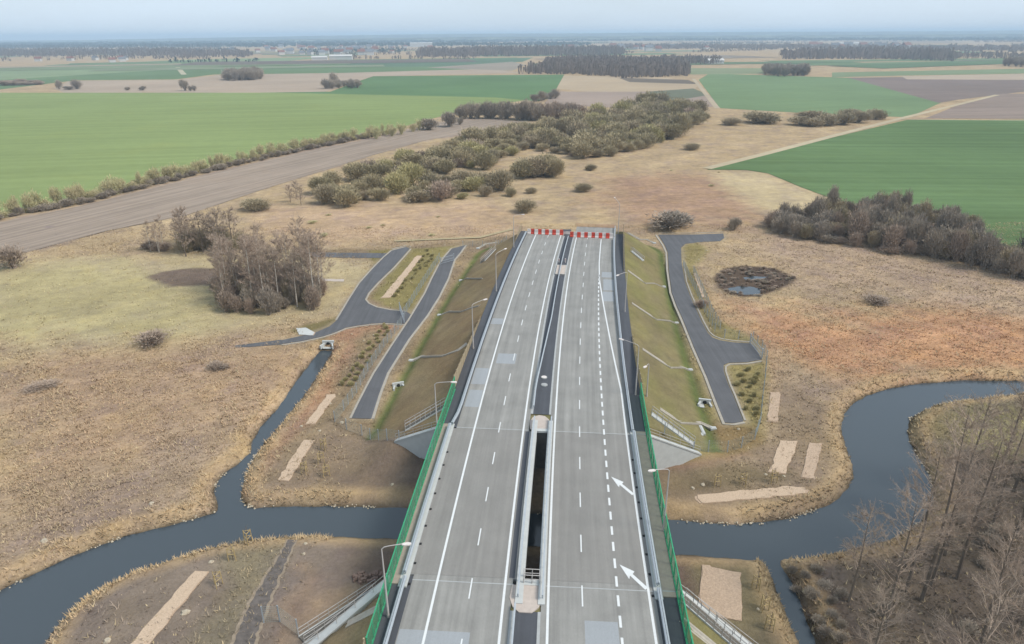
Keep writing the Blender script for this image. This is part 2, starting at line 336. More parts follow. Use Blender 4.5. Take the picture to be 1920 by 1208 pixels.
REG = [  # polygon in photo pixels on the meadow level, colour, soft edge (m), grassiness
    ([(-400, 470), (0, 488), (300, 478), (420, 470), (600, 470), (720, 500), (640, 590), (430, 625), (270, 655), (0, 690), (-500, 760)], A(196, 178, 140), 5, .55),
    ([(-500, 640), (-100, 600), (0, 500), (200, 495), (330, 510), (420, 560), (400, 610), (250, 640), (0, 665)], A(190, 176, 132), 8, .5),
    ([(0, 1012), (150, 962), (300, 927), (380, 890), (404, 900), (398, 930), (210, 985), (0, 1060)], A(156, 137, 122), 3, 1),
    ([(0, 730), (50, 722), (90, 745), (40, 765), (0, 765)], A(150, 132, 120), 3, 1), ([(180, 800), (250, 760), (300, 780), (260, 830), (200, 850)], A(160, 138, 124), 4, 1),
    ([(250, 690), (330, 665), (400, 650), (430, 665), (350, 700), (270, 715)], A(154, 138, 124), 3, 1), ([(400, 720), (480, 690), (560, 660), (580, 680), (500, 760), (430, 790)], A(184, 155, 126), 4, 1),
    ([(60, 860), (130, 830), (190, 870), (120, 900)], A(198, 173, 134), 5, 1), ([(1560, 640), (1700, 620), (1850, 650), (1800, 690), (1620, 690)], A(170, 144, 118), 6, 1), ([(1620, 500), (1760, 530), (1900, 590), (1700, 570), (1600, 540)], A(170, 150, 128), 5, 1),
    ([(275, 520), (300, 508), (360, 503), (430, 503), (560, 520), (560, 545), (400, 535), (320, 538)], A(128, 112, 98), 1.0, .5),
    ([(0, 640), (300, 660), (560, 620), (590, 660), (480, 800), (400, 900), (0, 950)], A(182, 155, 125), 9, 1),
    ([(0, 950), (200, 880), (400, 800), (420, 880), (400, 940), (150, 1010), (0, 1070)], A(172, 150, 126), 6, 1),
    ([(-600, 600), (0, 415), (150, 385), (300, 348), (450, 311), (600, 277), (740, 250), (800, 232), (900, 222), (990, 228), (1000, 238), (800, 262), (700, 290), (600, 322), (500, 352), (350, 402), (200, 432), (0, 486), (-500, 640)], A(172, 154, 141), 1.5, .45),
    ([(480, 390), (900, 380), (980, 400), (960, 440), (600, 455), (480, 440)], A(196, 168, 136), 8, .9),
    ([(1140, 330), (1400, 325), (1470, 400), (1400, 425), (1200, 425), (1120, 380)], A(176, 146, 119), 12, .9),
    ([(1330, 322), (1420, 320), (1500, 350), (1575, 385), (1540, 400), (1440, 400), (1380, 370)], A(204, 184, 146), 6, .5),
    ([(1350, 560), (1550, 600), (1800, 560), (2000, 600), (2000, 700), (1640, 715), (1480, 720), (1430, 640)], A(194, 151, 115), 9, 1),
    ([(1440, 420), (1850, 500), (2200, 560), (2200, 640), (1700, 560), (1500, 540), (1400, 470)], A(182, 158, 132), 9, 1),
    ([(1460, 660), (1540, 700), (1600, 735), (1570, 800), (1500, 800), (1450, 760)], A(172, 150, 124), 4, .9),
    ([(560, 470), (720, 466), (870, 452), (965, 440), (800, 850), (770, 950), (465, 950), (478, 900), (520, 840), (600, 730), (640, 660), (620, 625), (645, 590), (700, 510), (700, 485), (565, 485)], A(156, 136, 108), 1.5, .8),
    ([(540, 620), (640, 590), (700, 500), (716, 490), (730, 480), (640, 600), (600, 640)], A(138, 126, 88), 1, .5),
    ([(620, 615), (760, 606), (735, 625), (700, 615), (660, 640), (640, 690), (590, 790), (500, 890), (470, 940), (462, 910), (520, 820), (625, 665)], A(176, 140, 112), 1.5, 1),
    ([(690, 470), (860, 462), (770, 600), (690, 560), (720, 530)], A(150, 138, 92), 1, .6),
    ([(480, 900), (560, 800), (640, 790), (720, 830), (800, 860), (780, 952), (475, 950)], A(158, 138, 112), 2, .6),
    ([(650, 900), (700, 860), (800, 845), (1000, 850), (1000, 960), (640, 950)], A(132, 115, 100), 3, .4),  # soil under and left of the bridge, its shadow darkened into the colour
    ([(430, 1025), (520, 1008), (760, 1012), (1000, 1020), (1000, 1500), (-300, 1500), (80, 1208), (140, 1140), (220, 1090), (330, 1050)], A(146, 131, 116), 1.2, .5),
    ([(400, 1030), (540, 1008), (520, 1060), (450, 1208), (400, 1300), (360, 1208), (430, 1100)], A(146, 134, 110), 1.5, .6),
    ([(560, 1180), (500, 1160), (530, 1130), (640, 1100), (690, 1090), (640, 1150)], A(176, 152, 124), 1.2, .5),
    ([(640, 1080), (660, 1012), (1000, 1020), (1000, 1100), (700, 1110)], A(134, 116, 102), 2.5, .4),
    ([(560, 1060), (575, 1080), (520, 1180), (470, 1330), (490, 1330), (560, 1180), (600, 1080)], A(160, 138, 116), 1, .5),
    ([(1200, 865), (1300, 858), (1440, 830), (1460, 700), (1550, 760), (1600, 850), (1606, 905), (1560, 950), (1480, 980), (1370, 990), (1200, 985)], A(156, 136, 112), 1.5, .65),
    ([(1235, 895), (1400, 870), (1470, 880), (1500, 905), (1300, 925), (1240, 930)], A(138, 122, 96), 1.5, .6),
    ([(1200, 866), (1320, 858), (1400, 850), (1330, 880), (1210, 892)], A(166, 136, 112), 1, .4),
    ([(1290, 440), (1330, 470), (1300, 500), (1345, 600), (1420, 640), (1440, 700), (1430, 820), (1330, 870), (1240, 875), (1300, 700), (1240, 450)], A(158, 144, 98), 1.2, .7),
    ([(1300, 790), (1420, 800), (1430, 830), (1340, 868), (1310, 850)], A(146, 124, 88), 1.5, .6),
    ([(1000, 1035), (1425, 1050), (1440, 1075), (1500, 1208), (1560, 1350), (1000, 1350)], A(132, 120, 94), 1.2, .6),
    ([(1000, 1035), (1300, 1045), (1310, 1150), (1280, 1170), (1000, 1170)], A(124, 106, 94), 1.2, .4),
    ([(1700, 800), (1730, 765), (1790, 756), (1920, 745), (2400, 770), (2400, 1500), (1600, 1500), (1535, 1208), (1500, 1120), (1468, 1060), (1475, 1050), (1640, 1020), (1750, 960), (1752, 900)], A(120, 107, 93), 1.5, .68),
    ([(1780, 770), (1920, 760), (2100, 780), (2000, 860), (1860, 850), (1800, 830)], A(166, 156, 108), 4, .8),
    ([(1700, 790), (1780, 765), (1800, 830), (1760, 900), (1740, 880)], A(150, 136, 104), 2, .9),
    ([(1466, 1055), (1530, 1055), (1560, 1110), (1600, 1208), (1650, 1330), (1590, 1330), (1530, 1208), (1500, 1130)], A(88, 76, 70), 1.0, .6),
    ([(1338, 520), (1360, 504), (1400, 498), (1455, 502), (1495, 522), (1470, 540), (1432, 553), (1398, 558), (1365, 554), (1345, 540)], A(98, 84, 72), .8, 1.0),
]
REGW = [(GP(p), np.array(c), s, g) for p, c, s, g in REG]
def ground_colour(X, Y, Z=None, ground=True):
    C = np.empty(X.shape + (4,)); C[..., :3] = MEADOW; C[..., 3] = 1.0
    w = wob(X, Y, 7, 5) * 1.0 + .6 * wob(X, Y, 2.3, 6)
    for poly, c, s, g in REGW:
        P = np.array(poly); x0, y0 = P.min(0) - 2 * s; x1, y1 = P.max(0) + 2 * s
        k = np.nonzero((X > x0) & (X < x1) & (Y > y0) & (Y < y1))[0]
        if not len(k): continue
        d = sdf(poly, X[k], Y[k]) + w[k] * s * .7
        a = np.clip(.5 - d / (2 * s), 0, 1)[:, None]
        C[k, :3] = C[k, :3] * (1 - a) + c * a; C[k, 3:] = C[k, 3:] * (1 - a) + g * a
    # river bank: straw-coloured rim, dark waterline
    k = np.nonzero((np.abs(X) < 260) & (Y < 200))[0]
    d = sdf(river, X[k], Y[k]) + .25 * w[k]
    a = (np.clip(1 - np.abs(d - 1.9) / 1.9, 0, 1) * .75)[:, None]
    C[k, :3] = C[k, :3] * (1 - a) + np.array(A(196, 168, 128)) * a
    a = np.clip((.45 - d) / .4, 0, 1)[:, None]
    C[k, :3] = C[k, :3] * (1 - a) + np.array(A(92, 82, 66)) * a
    # gravelly shoulders of the access roads
    for L in ROADS:
        P = np.array(L); k = np.nonzero((X > P[:, 0].min() - 3) & (X < P[:, 0].max() + 3) & (Y > P[:, 1].min() - 3) & (Y < P[:, 1].max() + 3))[0]
        if len(k): d = sdf(L, X[k], Y[k]) + .5 * w[k]; a = (np.clip(1.5 - d, 0, 1) * .6)[:, None]; C[k, :3] = C[k, :3] * (1 - a) + np.array(A(176, 160, 134)) * a; C[k, 3] *= 1 - .4 * a[:, 0]
    # embankment turf
    t, side, end = emb_dist(X, Y); dd = np.sqrt(side ** 2 + end ** 2)
    ok = ((Y > Y2 + 1.25 + np.where(t < 0, KL, KR) * (side + .5)) | (Y < Y1 - .8 - np.where(t < 0, .6, .45) * side)) & (dd < 15.5)
    k = np.nonzero(ok)[0]; T = t[k]; D = dd[k]; ww = w[k]
    left = np.array(A(160, 142, 108)); right = np.array(A(142, 131, 97)); ditch = np.array(A(106, 116, 68)); soil = np.array(A(140, 114, 88))
    a = (T > 0)[:, None]; c = np.where(a, right, left)
    patch = np.clip(.5 + .9 * wob(X[k], Y[k] * .35, 4.0, 8), 0, 1)[:, None]
    c = c * (1 - .5 * patch) + np.where(a, np.array(A(134, 134, 80)), soil) * .5 * patch
    g = np.clip(1 - np.abs(D + ww * .3 - np.where(T < 0, 13.6, 11.9)) / 1.7, 0, 1)[:, None] * (Y[k] > 80)[:, None]
    c = c * (1 - g) + ditch * g
    f = np.clip((np.where(T < 0, 15.4, 13.6) - D) / 1.2, 0, 1)[:, None]
    C[k, :3] = C[k, :3] * (1 - f) + c * f; C[k, 3] = C[k, 3] * (1 - f[:, 0]) + .45 * f[:, 0]
    return C
def axis(lo, hi, step, a, b, gr):
    L = list(np.arange(lo, hi + .001, step)); s = step; x = L[-1]
    while x < b: s = min(s * gr, 600); x += s; L.append(x)
    s = step; x = lo; F = []
    while x > a: s = min(s * gr, 600); x -= s; F.append(x)
    return np.array(F[::-1] + L)
xs = axis(-112, 128, .6, -15000, 15000, 1.09); ys = axis(36, 250, .6, -300, 15500, 1.07)
XX, YY = np.meshgrid(xs, ys); X, Y = XX.ravel(), YY.ravel(); Z = H(X, Y)
nx, ny = len(xs), len(ys); I = np.arange(nx * ny).reshape(ny, nx)
F = np.stack([I[:-1, :-1].ravel(), I[:-1, 1:].ravel(), I[1:, 1:].ravel(), I[1:, :-1].ravel()], 1)
ground = bpy.data.objects.new('ground', big_mesh('ground', np.stack([X, Y, Z], 1), F, M['ground'], ground_colour(X, Y), True))
link(ground); tag(ground, kind='structure')
w_ = MB(); w_.face([(x, y, WZ) for x, y in [(-400, -60), (400, -60), (400, 180), (-400, 180)]])
tag(w_.obj('river_water', M['water']), kind='structure')
w_ = MB(); c0 = np.mean(pond_hole, 0); w_.face([(c0[0] + (p[0] - c0[0]) * 1.0, c0[1] + (p[1] - c0[1]) * 1.0, -.5) for p in pond_hole])
tag(w_.obj('pond_water', M['water']), kind='structure')

# ---------------------------------------------------------------- far fields
def field(px, rgb, z=.35, rot=0.0, stripe=.07, sc=.25, name='field', patch=.1):
    P = GP(px, z); m = MB(); m.face([(x, y, z) for x, y in P]); o = m.obj(name, mat_field(A(*rgb), rot, stripe, sc, patch)); tag(o, kind='structure'); return o
# broad bands first, near ones on top
zz = .04
def nf(*a, **k):
    global zz
    zz += .005; return field(*a, z=zz, **k)
nf([(-900, 190), (-300, 184), (130, 178), (100, 166), (130, 152), (330, 150), (420, 140), (640, 137), (900, 128), (985, 137), (700, 143), (600, 175), (340, 176)], (190, 172, 152), stripe=.05)
nf([(-900, 168), (0, 150), (300, 128), (640, 112), (970, 108), (960, 128), (640, 137), (400, 140), (330, 149), (140, 151), (0, 168)], (120, 142, 104))
nf([(640, 118), (1000, 108), (980, 116), (860, 125), (660, 126)], (112, 134, 108))
nf([(800, 127), (960, 116), (985, 122), (960, 133)], (168, 158, 142))
nf([(0, 128), (350, 112), (640, 106), (400, 126), (0, 150), (-500, 158)], (148, 164, 126))
nf([(1050, 142), (1250, 146), (1310, 158), (1300, 172), (1100, 172), (1040, 166)], (198, 178, 150))
nf([(1040, 172), (1210, 172), (1330, 178), (1350, 200), (1200, 205), (1020, 195)], (176, 158, 144))
nf([(1215, 172), (1300, 166), (1330, 178), (1260, 190), (1200, 188)], (128, 132, 112))
nf([(1160, 146), (1290, 150), (1310, 158), (1180, 154)], (130, 120, 108))
nf([(1350, 203), (1310, 150), (1330, 138), (1590, 146), (1770, 190), (1705, 220), (1540, 214)], (130, 152, 112), rot=.3)
nf([(1590, 146), (2500, 135), (2500, 175), (1920, 172), (1790, 188), (1760, 193)], (146, 132, 124), rot=.2)
nf([(1690, 143), (2500, 128), (2500, 136), (1920, 150), (1700, 149)], (196, 178, 156))
nf([(1735, 222), (1800, 196), (1880, 176), (2500, 172), (2500, 226)], (158, 142, 130), rot=.1, stripe=.12)
nf([(1560, 136), (2500, 118), (2500, 128), (1690, 142), (1560, 145)], (140, 154, 118))
nf([(1180, 128), (1460, 128), (1450, 138), (1300, 140)], (150, 158, 124))
nf([(-900, 200), (-300, 186), (340, 176), (620, 172), (660, 157), (700, 143), (1058, 140), (1035, 182), (1010, 190), (930, 184)], (112, 140, 98), rot=.05)
nf([(-1200, 205), (0, 174), (350, 174), (520, 174), (700, 178), (930, 183), (985, 188), (940, 195), (880, 205), (800, 225), (740, 243), (600, 268), (450, 300), (300, 332), (150, 372), (0, 405), (-400, 515), (-1400, 800)], (150, 165, 108), rot=.15, stripe=.08, sc=.12, patch=.08)
nf([(1325, 318), (1440, 290), (1570, 256), (1700, 225), (1920, 225), (2700, 235), (3000, 700), (1960, 490), (1900, 478), (1830, 460), (1720, 420), (1640, 392), (1575, 378), (1500, 350), (1440, 325), (1400, 319)], (112, 136, 92), rot=-.06, stripe=.13, sc=.16, patch=.16)
field([(-600, 600), (0, 417), (150, 387), (300, 350), (450, 313), (600, 279), (740, 252), (800, 233), (900, 223), (990, 229), (998, 238), (900, 246), (800, 263), (700, 291), (600, 322), (500, 353), (350, 403), (200, 433), (0, 486), (-500, 640)], (172, 156, 140), z=.12, rot=1.12, stripe=.16, sc=.45, patch=.1)
# tracks between the fields
def track(px, w, rgb, z=.3, name='field_track'):
    P = [(x, y, z) for x, y in GP(px, z)]; m = MB(); m.sweep(P, [(-w / 2, 0), (w / 2, 0)], closed=False); tag(m.obj(name, mat_field(A(*rgb), 0, .05)), kind='structure')
track([(1325, 316), (1440, 287), (1570, 253), (1690, 222), (1760, 205), (1870, 178)], 5, (206, 190, 160), zz + .01)
track([(1690, 224), (1920, 226), (2600, 234)], 2.5, (190, 178, 150), zz + .01)
track([(1345, 203), (1310, 160), (1300, 148)], 5, (200, 184, 158), zz + .01)
track([(332, 125), (345, 140)], 9, (205, 198, 170), zz + .01)
track([(960, 430), (900, 445), (830, 448), (740, 452)], 1.5, (190, 175, 140), .25)
# patchwork in the distance
rr = random.Random(3)
pal = [(126, 144, 108), (176, 164, 140), (140, 152, 118), (158, 146, 130), (112, 134, 100), (122, 140, 108), (132, 122, 112), (150, 158, 128)]
for i in range(110):
    yy = 1500 + 5200 * rr.random() ** 1.3; xx = rr.uniform(-1.1, 1.1) * yy; a = rr.uniform(.0, .5); L, B = rr.uniform(250, 900), rr.uniform(60, 240)
    m = MB(); z = zz + .02 + i * .006
    m.face([(xx + u * L * cos(a) - v * B * sin(a), yy + u * L * sin(a) + v * B * cos(a), z) for u, v in ((-.5, -.5), (.5, -.5), (.5, .5), (-.5, .5))])
    if abs(xx) < 150 + yy * .05 and yy < 1700: continue
    if rr.random() < .9: tag(m.obj('field', mat_field(A(*rr.choice(pal)), a)), kind='structure')

# hills closing the view
def hills(y0, y1, h0, seed, rgb):
    r = np.random.default_rng(seed); n = 420; xsh = np.linspace(-14500, 14500, n); rows = 7
    base = h0 * (.12 + .88 * np.clip((xsh / y0 + .75) / .7, 0, 1) ** .7) * (1 + .05 * np.sin(xsh / 2300 + seed) + .05 * np.sin(xsh / 900 + 2 * seed)); V = []
    for j in range(rows):
        f = j / (rows - 1); y = y0 + (y1 - y0) * f
        V.append(np.stack([xsh, np.full(n, y) + 300 * np.sin(xsh / 1700 + seed), base * sin(pi / 2 * min(1, f * 1.6)) + r.uniform(-3, 5, n) * (f > 0) - (1 if f == 0 else 0)], 1))
    V = np.concatenate(V); I = np.arange(n * rows).reshape(rows, n)
    F = np.stack([I[:-1, :-1].ravel(), I[:-1, 1:].ravel(), I[1:, 1:].ravel(), I[1:, :-1].ravel()], 1)
    m = MN('forested_hill'); a = m.noise(.004, 6, rough=.7); m.base(m.mix(m.rng(a, .42, .62, 0, 1), A(*rgb), A(150, 158, 128))); m.b.inputs['Roughness'].default_value = 1; m.b.inputs['Specular IOR Level'].default_value = 0
    o = bpy.data.objects.new('hills', big_mesh('hills', V, F, m.mat)); link(o); tag(o, kind='structure')
hills(6300, 8000, 30, 1, (70, 84, 78)); hills(8600, 12500, 66, 2, (62, 80, 84))

# ---------------------------------------------------------------- motorway on its embankment
def ribbon(name, ta, tb, y0, y1, z, mat, step=3.0, thick=0.0, parent=None, kind='structure'):
    """strip following the road between offsets ta and tb (numbers or functions of y)"""
    n = max(1, int(round((y1 - y0) / step))); fa = ta if callable(ta) else (lambda y: ta); fb = tb if callable(tb) else (lambda y: tb)
    V = []; U = []; F = []
    for i in range(n + 1):
        y = y0 + (y1 - y0) * i / n
        for t in (fa(y), fb(y)): V.append(RP(t, y, z)); U.append((t, y))
    for i in range(n): F.append((2 * i, 2 * i + 1, 2 * i + 3, 2 * i + 2))
    if thick:
        k = len(V); V += [(v[0], v[1], v[2] - thick) for v in V]; U += U
        for i in range(n):
            a = 2 * i; F += [(k + a, k + a + 2, k + a + 3, k + a + 1), (a, a + 2, k + a + 2, k + a), (a + 1, k + a + 1, k + a + 3, a + 3)]
        F += [(0, k, k + 1, 1), (2 * n, 2 * n + 1, k + 2 * n + 1, k + 2 * n)]
    me = bpy.data.meshes.new(name); me.from_pydata(V, [], F); me.materials.append(mat)
    uv = me.uv_layers.new(name='UVMap'); vi = np.empty(len(me.loops), np.int32); me.loops.foreach_get('vertex_index', vi)
    uv.data.foreach_set('uv', np.array(U, np.float32)[vi].ravel()); me.update()
    o = bpy.data.objects.new(name, me); link(o, parent)
    if kind: o['kind'] = kind
    return o
def inter(pts): return lambda y: float(np.interp(y, [p[0] for p in pts], [p[1] for p in pts]))
outR = inter([(30, 15.1), (100, 15.1), (129, 13.5), (155, 12.0), (168, 11.75), (200, 11.7)])
for a, b in ((20, Y1), (Y2, 194)):
    ribbon('carriageway', -10.0, 0.8, a, b, DZ, M['pave'], thick=.1)
for a, b in ((20, Y1), (Y2, 203)):
    ribbon('carriageway', 3.9, 15.75, a, b, DZ, M['pave'], thick=.1)
for a, b in ((20, Y1 - .3), (Y2 + .3, 196)):
    ribbon('road_verge', -12.25, -10.0, a, b, DZ - .02, M['dark'], thick=.06)
    ribbon('road_verge', 15.75, 18.2, a, b, DZ - .02, M['dark'], thick=.06)
ribbon('median_strip', .8, 3.9, 20, 52.6, DZ - .03, M['dark']); ribbon('median_strip', .8, 3.9, 91.6, 194, DZ - .03, M['dark'])
for k, (a, b) in enumerate(((20, 52.6), (91.6, 192))):
    ribbon('median_edge', .8, 1.15, a, b, DZ + .004, M['conc']); ribbon('median_edge', 3.6, 3.9, a, b, DZ + .004, M['conc'])
# pale repair patches and damp slabs
for (t0, t1, a, b) in ((-9.9, -2.9, 20, 49.6), (8.3, 11.6, 20, 51.8), (-6.6, -3.2, 108.5, 112.6), (-9.9, -7.5, 100.5, 106.4), (-9.8, -7.5, 93.0, 98.5), (12.7, 15.2, 141, 147), (12.9, 15.3, 148, 155.5), (12.5, 15.0, 157, 161), (-9.9, -7.5, 126, 129)):
    ribbon('road_patch', t0, t1, a, b, DZ + .004, M['patch'])
# painted lines
Zp = DZ + .009
for t in (0.0, 4.62): ribbon('lane_marking', t - .13, t + .13, 20, 193, Zp, M['paint'])
ribbon('lane_marking', -7.42, -7.16, 20, 193, Zp, M['paint'])
ribbon('lane_marking', lambda y: outR(y) - .13, lambda y: outR(y) + .13, 20, 190, Zp, M['paint'])
def dashes(t, y0, pitch, length, w, y1):
    m = MB(); y = y0
    while y < y1:
        tt = t(y) if callable(t) else t
        m.face([RP(tt - w, y, Zp), RP(tt + w, y, Zp), RP(tt + w, y + length, Zp), RP(tt - w, y + length, Zp)]); y += pitch
    tag(m.obj('lane_marking', M['paint']), kind='structure')
dashes(-3.6, 53.9 - 24, 8.0, 2.9, .075, 192); dashes(inter([(50, 8.14), (90, 8.3), (150, 8.25), (190, 7.75)]), 53.6 - 24, 8.0, 2.9, .075, 190)
dashes(11.85, 48.1 - 16, 2.72, 1.5, .13, 158)
for (yt, yb) in ((76.2, 72.6), (59.9, 56.5)):
    m = MB(); a = Vector(RP(12.35, yt, Zp + .004)); b = Vector(RP(15.0, yb, Zp + .004)); d = (b - a); L = d.length; d.normalize(); n = Vector((d.y, -d.x, 0))
    P = lambda u, v: tuple(a + d * u * L + n * v)
    m.face([P(0, 0), P(.52, .62), P(.44, .2), P(.44, -.2), P(.40, -.62)]); m.face([P(.44, .2), P(1.0, .28), P(1.0, -.16), P(.44, -.2)])
    tag(m.obj('arrow_marking', M['paint']), kind='structure')

# ---------------------------------------------------------------- bridge
bridge = empty('road_bridge', (RX(72), 72, 0), label='twin concrete bridge carrying the motorway over the river, open slot between decks', cat='bridge')
def bpart(m, name, mat, parent=None):
    p = parent or bridge; off = bridge.location
    o = m.obj(name, mat, p); o.data.transform(Matrix.Translation(-off)); return o
def bribbon(name, *a, **k):
    o = ribbon(name, *a, parent=bridge, kind=None, **k); o.data.transform(Matrix.Translation(-bridge.location)); return o
bribbon('deck', -12.4, 2.0, Y1, Y2, DZ - .03, M['conc'], thick=1.25, step=3); bribbon('deck', 3.6, 18.4, Y1, Y2, DZ - .03, M['conc'], thick=1.25, step=3)
bribbon('road_surface', -10.35, 1.15, Y1 + .02, Y2 - .02, DZ, M['pave_b']); bribbon('road_surface', 4.2, 15.65, Y1 + .02, Y2 - .02, DZ, M['pave_b'])
bribbon('drainage_channel', .35, .95, Y1 + .1, Y2 - .1, DZ + .004, M['dark'])
for a, b in ((-11.35, -10.4), (15.65, 16.5)): bribbon('kerb', a, b, Y1 - 2, Y2 + 1, DZ + .14, M['conc_w'], thick=.2)
for a, b in ((1.2, 2.02), (3.58, 4.3)): bribbon('kerb', a, b, Y1 - 3.5, Y2 + 3, DZ + .14, M['conc_w'], thick=.2)
for a, b in ((-12.45, -11.37), (16.52, 18.45)): bribbon('walkway', a, b, Y1 - 1.6, Y2 + 1, DZ + .12, M['walk'], thick=.2)
for a, b in ((-10.0, .9), (4.3, 15.6), (16.55, 17.9)):
    for y in (Y1 - .9, Y2 + .2): bribbon('expansion_joint', a, b, y, y + .14, DZ + (.128 if a > 16 else .008), M['conc'])
for t in (-10.22, 15.5):
    for k in range(9):
        m = MB(); x, y, _ = RP(t, 55.5 + k * 3.1); m.box((x, y, DZ + .03), (.26, .3, .06)); m.box((x, y, DZ + .065), (.16, .2, .02)); bpart(m, 'drain', M['black'])
for yy in (Y1 - .4, Y2 + .4):
    for a, b in ((-12.3, 2.0), (3.6, 18.3)):
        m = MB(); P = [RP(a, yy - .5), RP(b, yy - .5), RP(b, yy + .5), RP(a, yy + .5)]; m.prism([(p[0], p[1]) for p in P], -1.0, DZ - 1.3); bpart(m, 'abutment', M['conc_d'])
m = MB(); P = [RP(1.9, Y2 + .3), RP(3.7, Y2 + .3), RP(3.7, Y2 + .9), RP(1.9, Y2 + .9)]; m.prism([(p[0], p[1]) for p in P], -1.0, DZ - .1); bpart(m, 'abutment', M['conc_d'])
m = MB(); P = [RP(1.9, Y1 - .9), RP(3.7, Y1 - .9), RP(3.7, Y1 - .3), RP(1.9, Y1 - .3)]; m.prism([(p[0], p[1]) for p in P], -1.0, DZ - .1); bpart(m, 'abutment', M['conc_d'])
for t0, ye in ((-5, 1), (11, 1)): pass
def wing(p0, p1, name='wing_wall'):
    d = Vector((p1[0] - p0[0], p1[1] - p0[1], 0)); L = d.length; d.normalize(); n = Vector((-d.y, d.x, 0)) * .4; m = MB()
    zt = [(0, p0[2]), (1, p1[2])]
    def q(u, z, s): v = Vector((p0[0], p0[1], 0)) + d * (u * L) + n * s; return (v.x, v.y, z)
    for s in (-1, 1): m.face([q(0, -1, s), q(1, -1, s), q(1, p1[2], s), q(0, p0[2], s)][::s])
    m.face([q(1, -1, -1), q(1, -1, 1), q(1, p1[2], 1), q(1, p1[2], -1)]); m.face([q(0, -1, -1), q(0, p0[2], -1), q(0, p0[2], 1), q(0, -1, 1)])
    o = bpart(m, name, M['conc_w'])
    c = MB(); n2 = n * 1.2
    A0 = Vector((p0[0], p0[1], p0[2] + .12)); B0 = Vector((p1[0], p1[1], p1[2] + .12)); dn = Vector((0, 0, -.22))
    ring0 = [A0 + n2, A0 - n2, A0 - n2 + dn, A0 + n2 + dn]; ring1 = [B0 + n2, B0 - n2, B0 - n2 + dn, B0 + n2 + dn]
    for i in range(4): j = (i + 1) % 4; c.face([ring0[i], ring0[j], ring1[j], ring1[i]])
    c.face(ring1); c.face(ring0[::-1]); cc = c.obj('coping', M['conc_w'], o); cc.data.transform(Matrix.Translation(-bridge.location))
    r = MB()
    for k in range(6):
        u = k / 5.0; p = A0.lerp(B0, u); r.tube(p, p + Vector((0, 0, 1.05)), .035, k=5)
    for h in (1.05, .55): r.tube(A0 + Vector((0, 0, h)), B0 + Vector((0, 0, h)), .035, k=5)
    bpart(r, 'handrail', M['pole'])
WL = RP(-12.4, Y2 + .6); WR = RP(18.35, Y2 + .6)
wing((WL[0], WL[1], DZ - .2), (WLE[0], WLE[1], WLE[2])); wing((WR[0], WR[1], DZ - .2), (WRE[0], WRE[1], WRE[2]))
a = RP(-12.4, Y1 - .6); wing((a[0], a[1], DZ - .2), (a[0] - 9, a[1] - 5.5, 2.2)); a = RP(18.35, Y1 - .6); wing((a[0], a[1], DZ - .2), (a[0] + 9, a[1] - 4.2, 1.8))
# railing across the slot at its near end
m = MB()
for y in (Y1 + .25, Y1 - .65):
    P = [Vector(RP(t, y, DZ + .1)) for t in (1.95, 2.85, 3.65)]
    for p in P: m.tube(p, p + Vector((0, 0, 1.1)), .045, k=6)
    for h in (1.1, .55): m.tube(P[0] + Vector((0, 0, h)), P[-1] + Vector((0, 0, h)), .045, k=6)
for t in (1.95, 3.65):
    a = Vector(RP(t, Y1 + .25, DZ + 1.2)); b = Vector(RP(t, Y1 - .65, DZ + 1.2)); m.tube(a, b, .045, k=6)
bpart(m, 'slot_railing', M['pole'])
for (y0, y1, lab) in ((52.4, 56.1, 0), (87.2, 91.2, 1)):
    n = 10; P = []
    if lab == 0: pts = [(.75, y1), (.6, 54.3), (1.0, 53.1), (1.7, y0), (3.0, y0), (3.7, 53.2), (4.0, 54.5), (3.85, y1)]
    else: pts = [(.95, y0), (.8, 89.3), (1.2, 90.6), (2.1, y1), (3.0, 91.0), (3.7, 90.0), (3.7, y0)]
    m = MB(); m.prism([RP(t, y)[:2] for t, y in pts], DZ - .1, DZ + .06)
    bpart(m, 'approach_slab', M['pad'])
bribbon('slot_end_slab', 1.2, 4.1, 56.1, Y1, DZ + .1, M['conc_w'], thick=.3); bribbon('slot_end_slab', 1.2, 4.0, Y2, 87.3, DZ + .1, M['conc_w'], thick=.3)

# median pads, posts and small things
def slab_thing(name, t0, t1, y0, y1, z, th, mat, label, cat, rim=True):
    r = empty(name, RP((t0 + t1) / 2, (y0 + y1) / 2, z), label=label, cat=cat); m = MB(); P = [RP(t0, y0), RP(t1, y0), RP(t1, y1), RP(t0, y1)]
    m.prism([(p[0] - r.location.x, p[1] - r.location.y) for p in P], 0, th); m.obj('slab', mat, r)
    m = MB()
    for a, b in zip(P, P[1:] + P[:1]):
        a, b = Vector(a) - r.location, Vector(b) - r.location; a.z = b.z = th + .03; m.tube(a, b, .06, k=4)
    m.obj('rim', M['conc_w'], r); return r
slab_thing('concrete_pad', 1.3, 3.6, 157.5, 164.5, DZ - .03, .25, M['pad'], 'beige concrete pad in the dark median, far up the motorway', 'pad')
for k, (px, py) in enumerate(((1048, 492), (1060, 492))):
    x, y = G(px, py, DZ); r = empty('marker_post', (x, y, DZ - .03), label='%s of the two short white posts in the dark median beyond the beige pad' % ('left', 'right')[k], cat='post')
    m = MB(); m.box((0, 0, .45), (.22, .16, .9)); m.box((0, 0, .95), (.3, .22, .12), taper=.6); m.obj('post_body', M['white'], r); m = MB(); m.box((0, -.09, .7), (.12, .02, .2)); m.obj('reflector', M['red'], r)
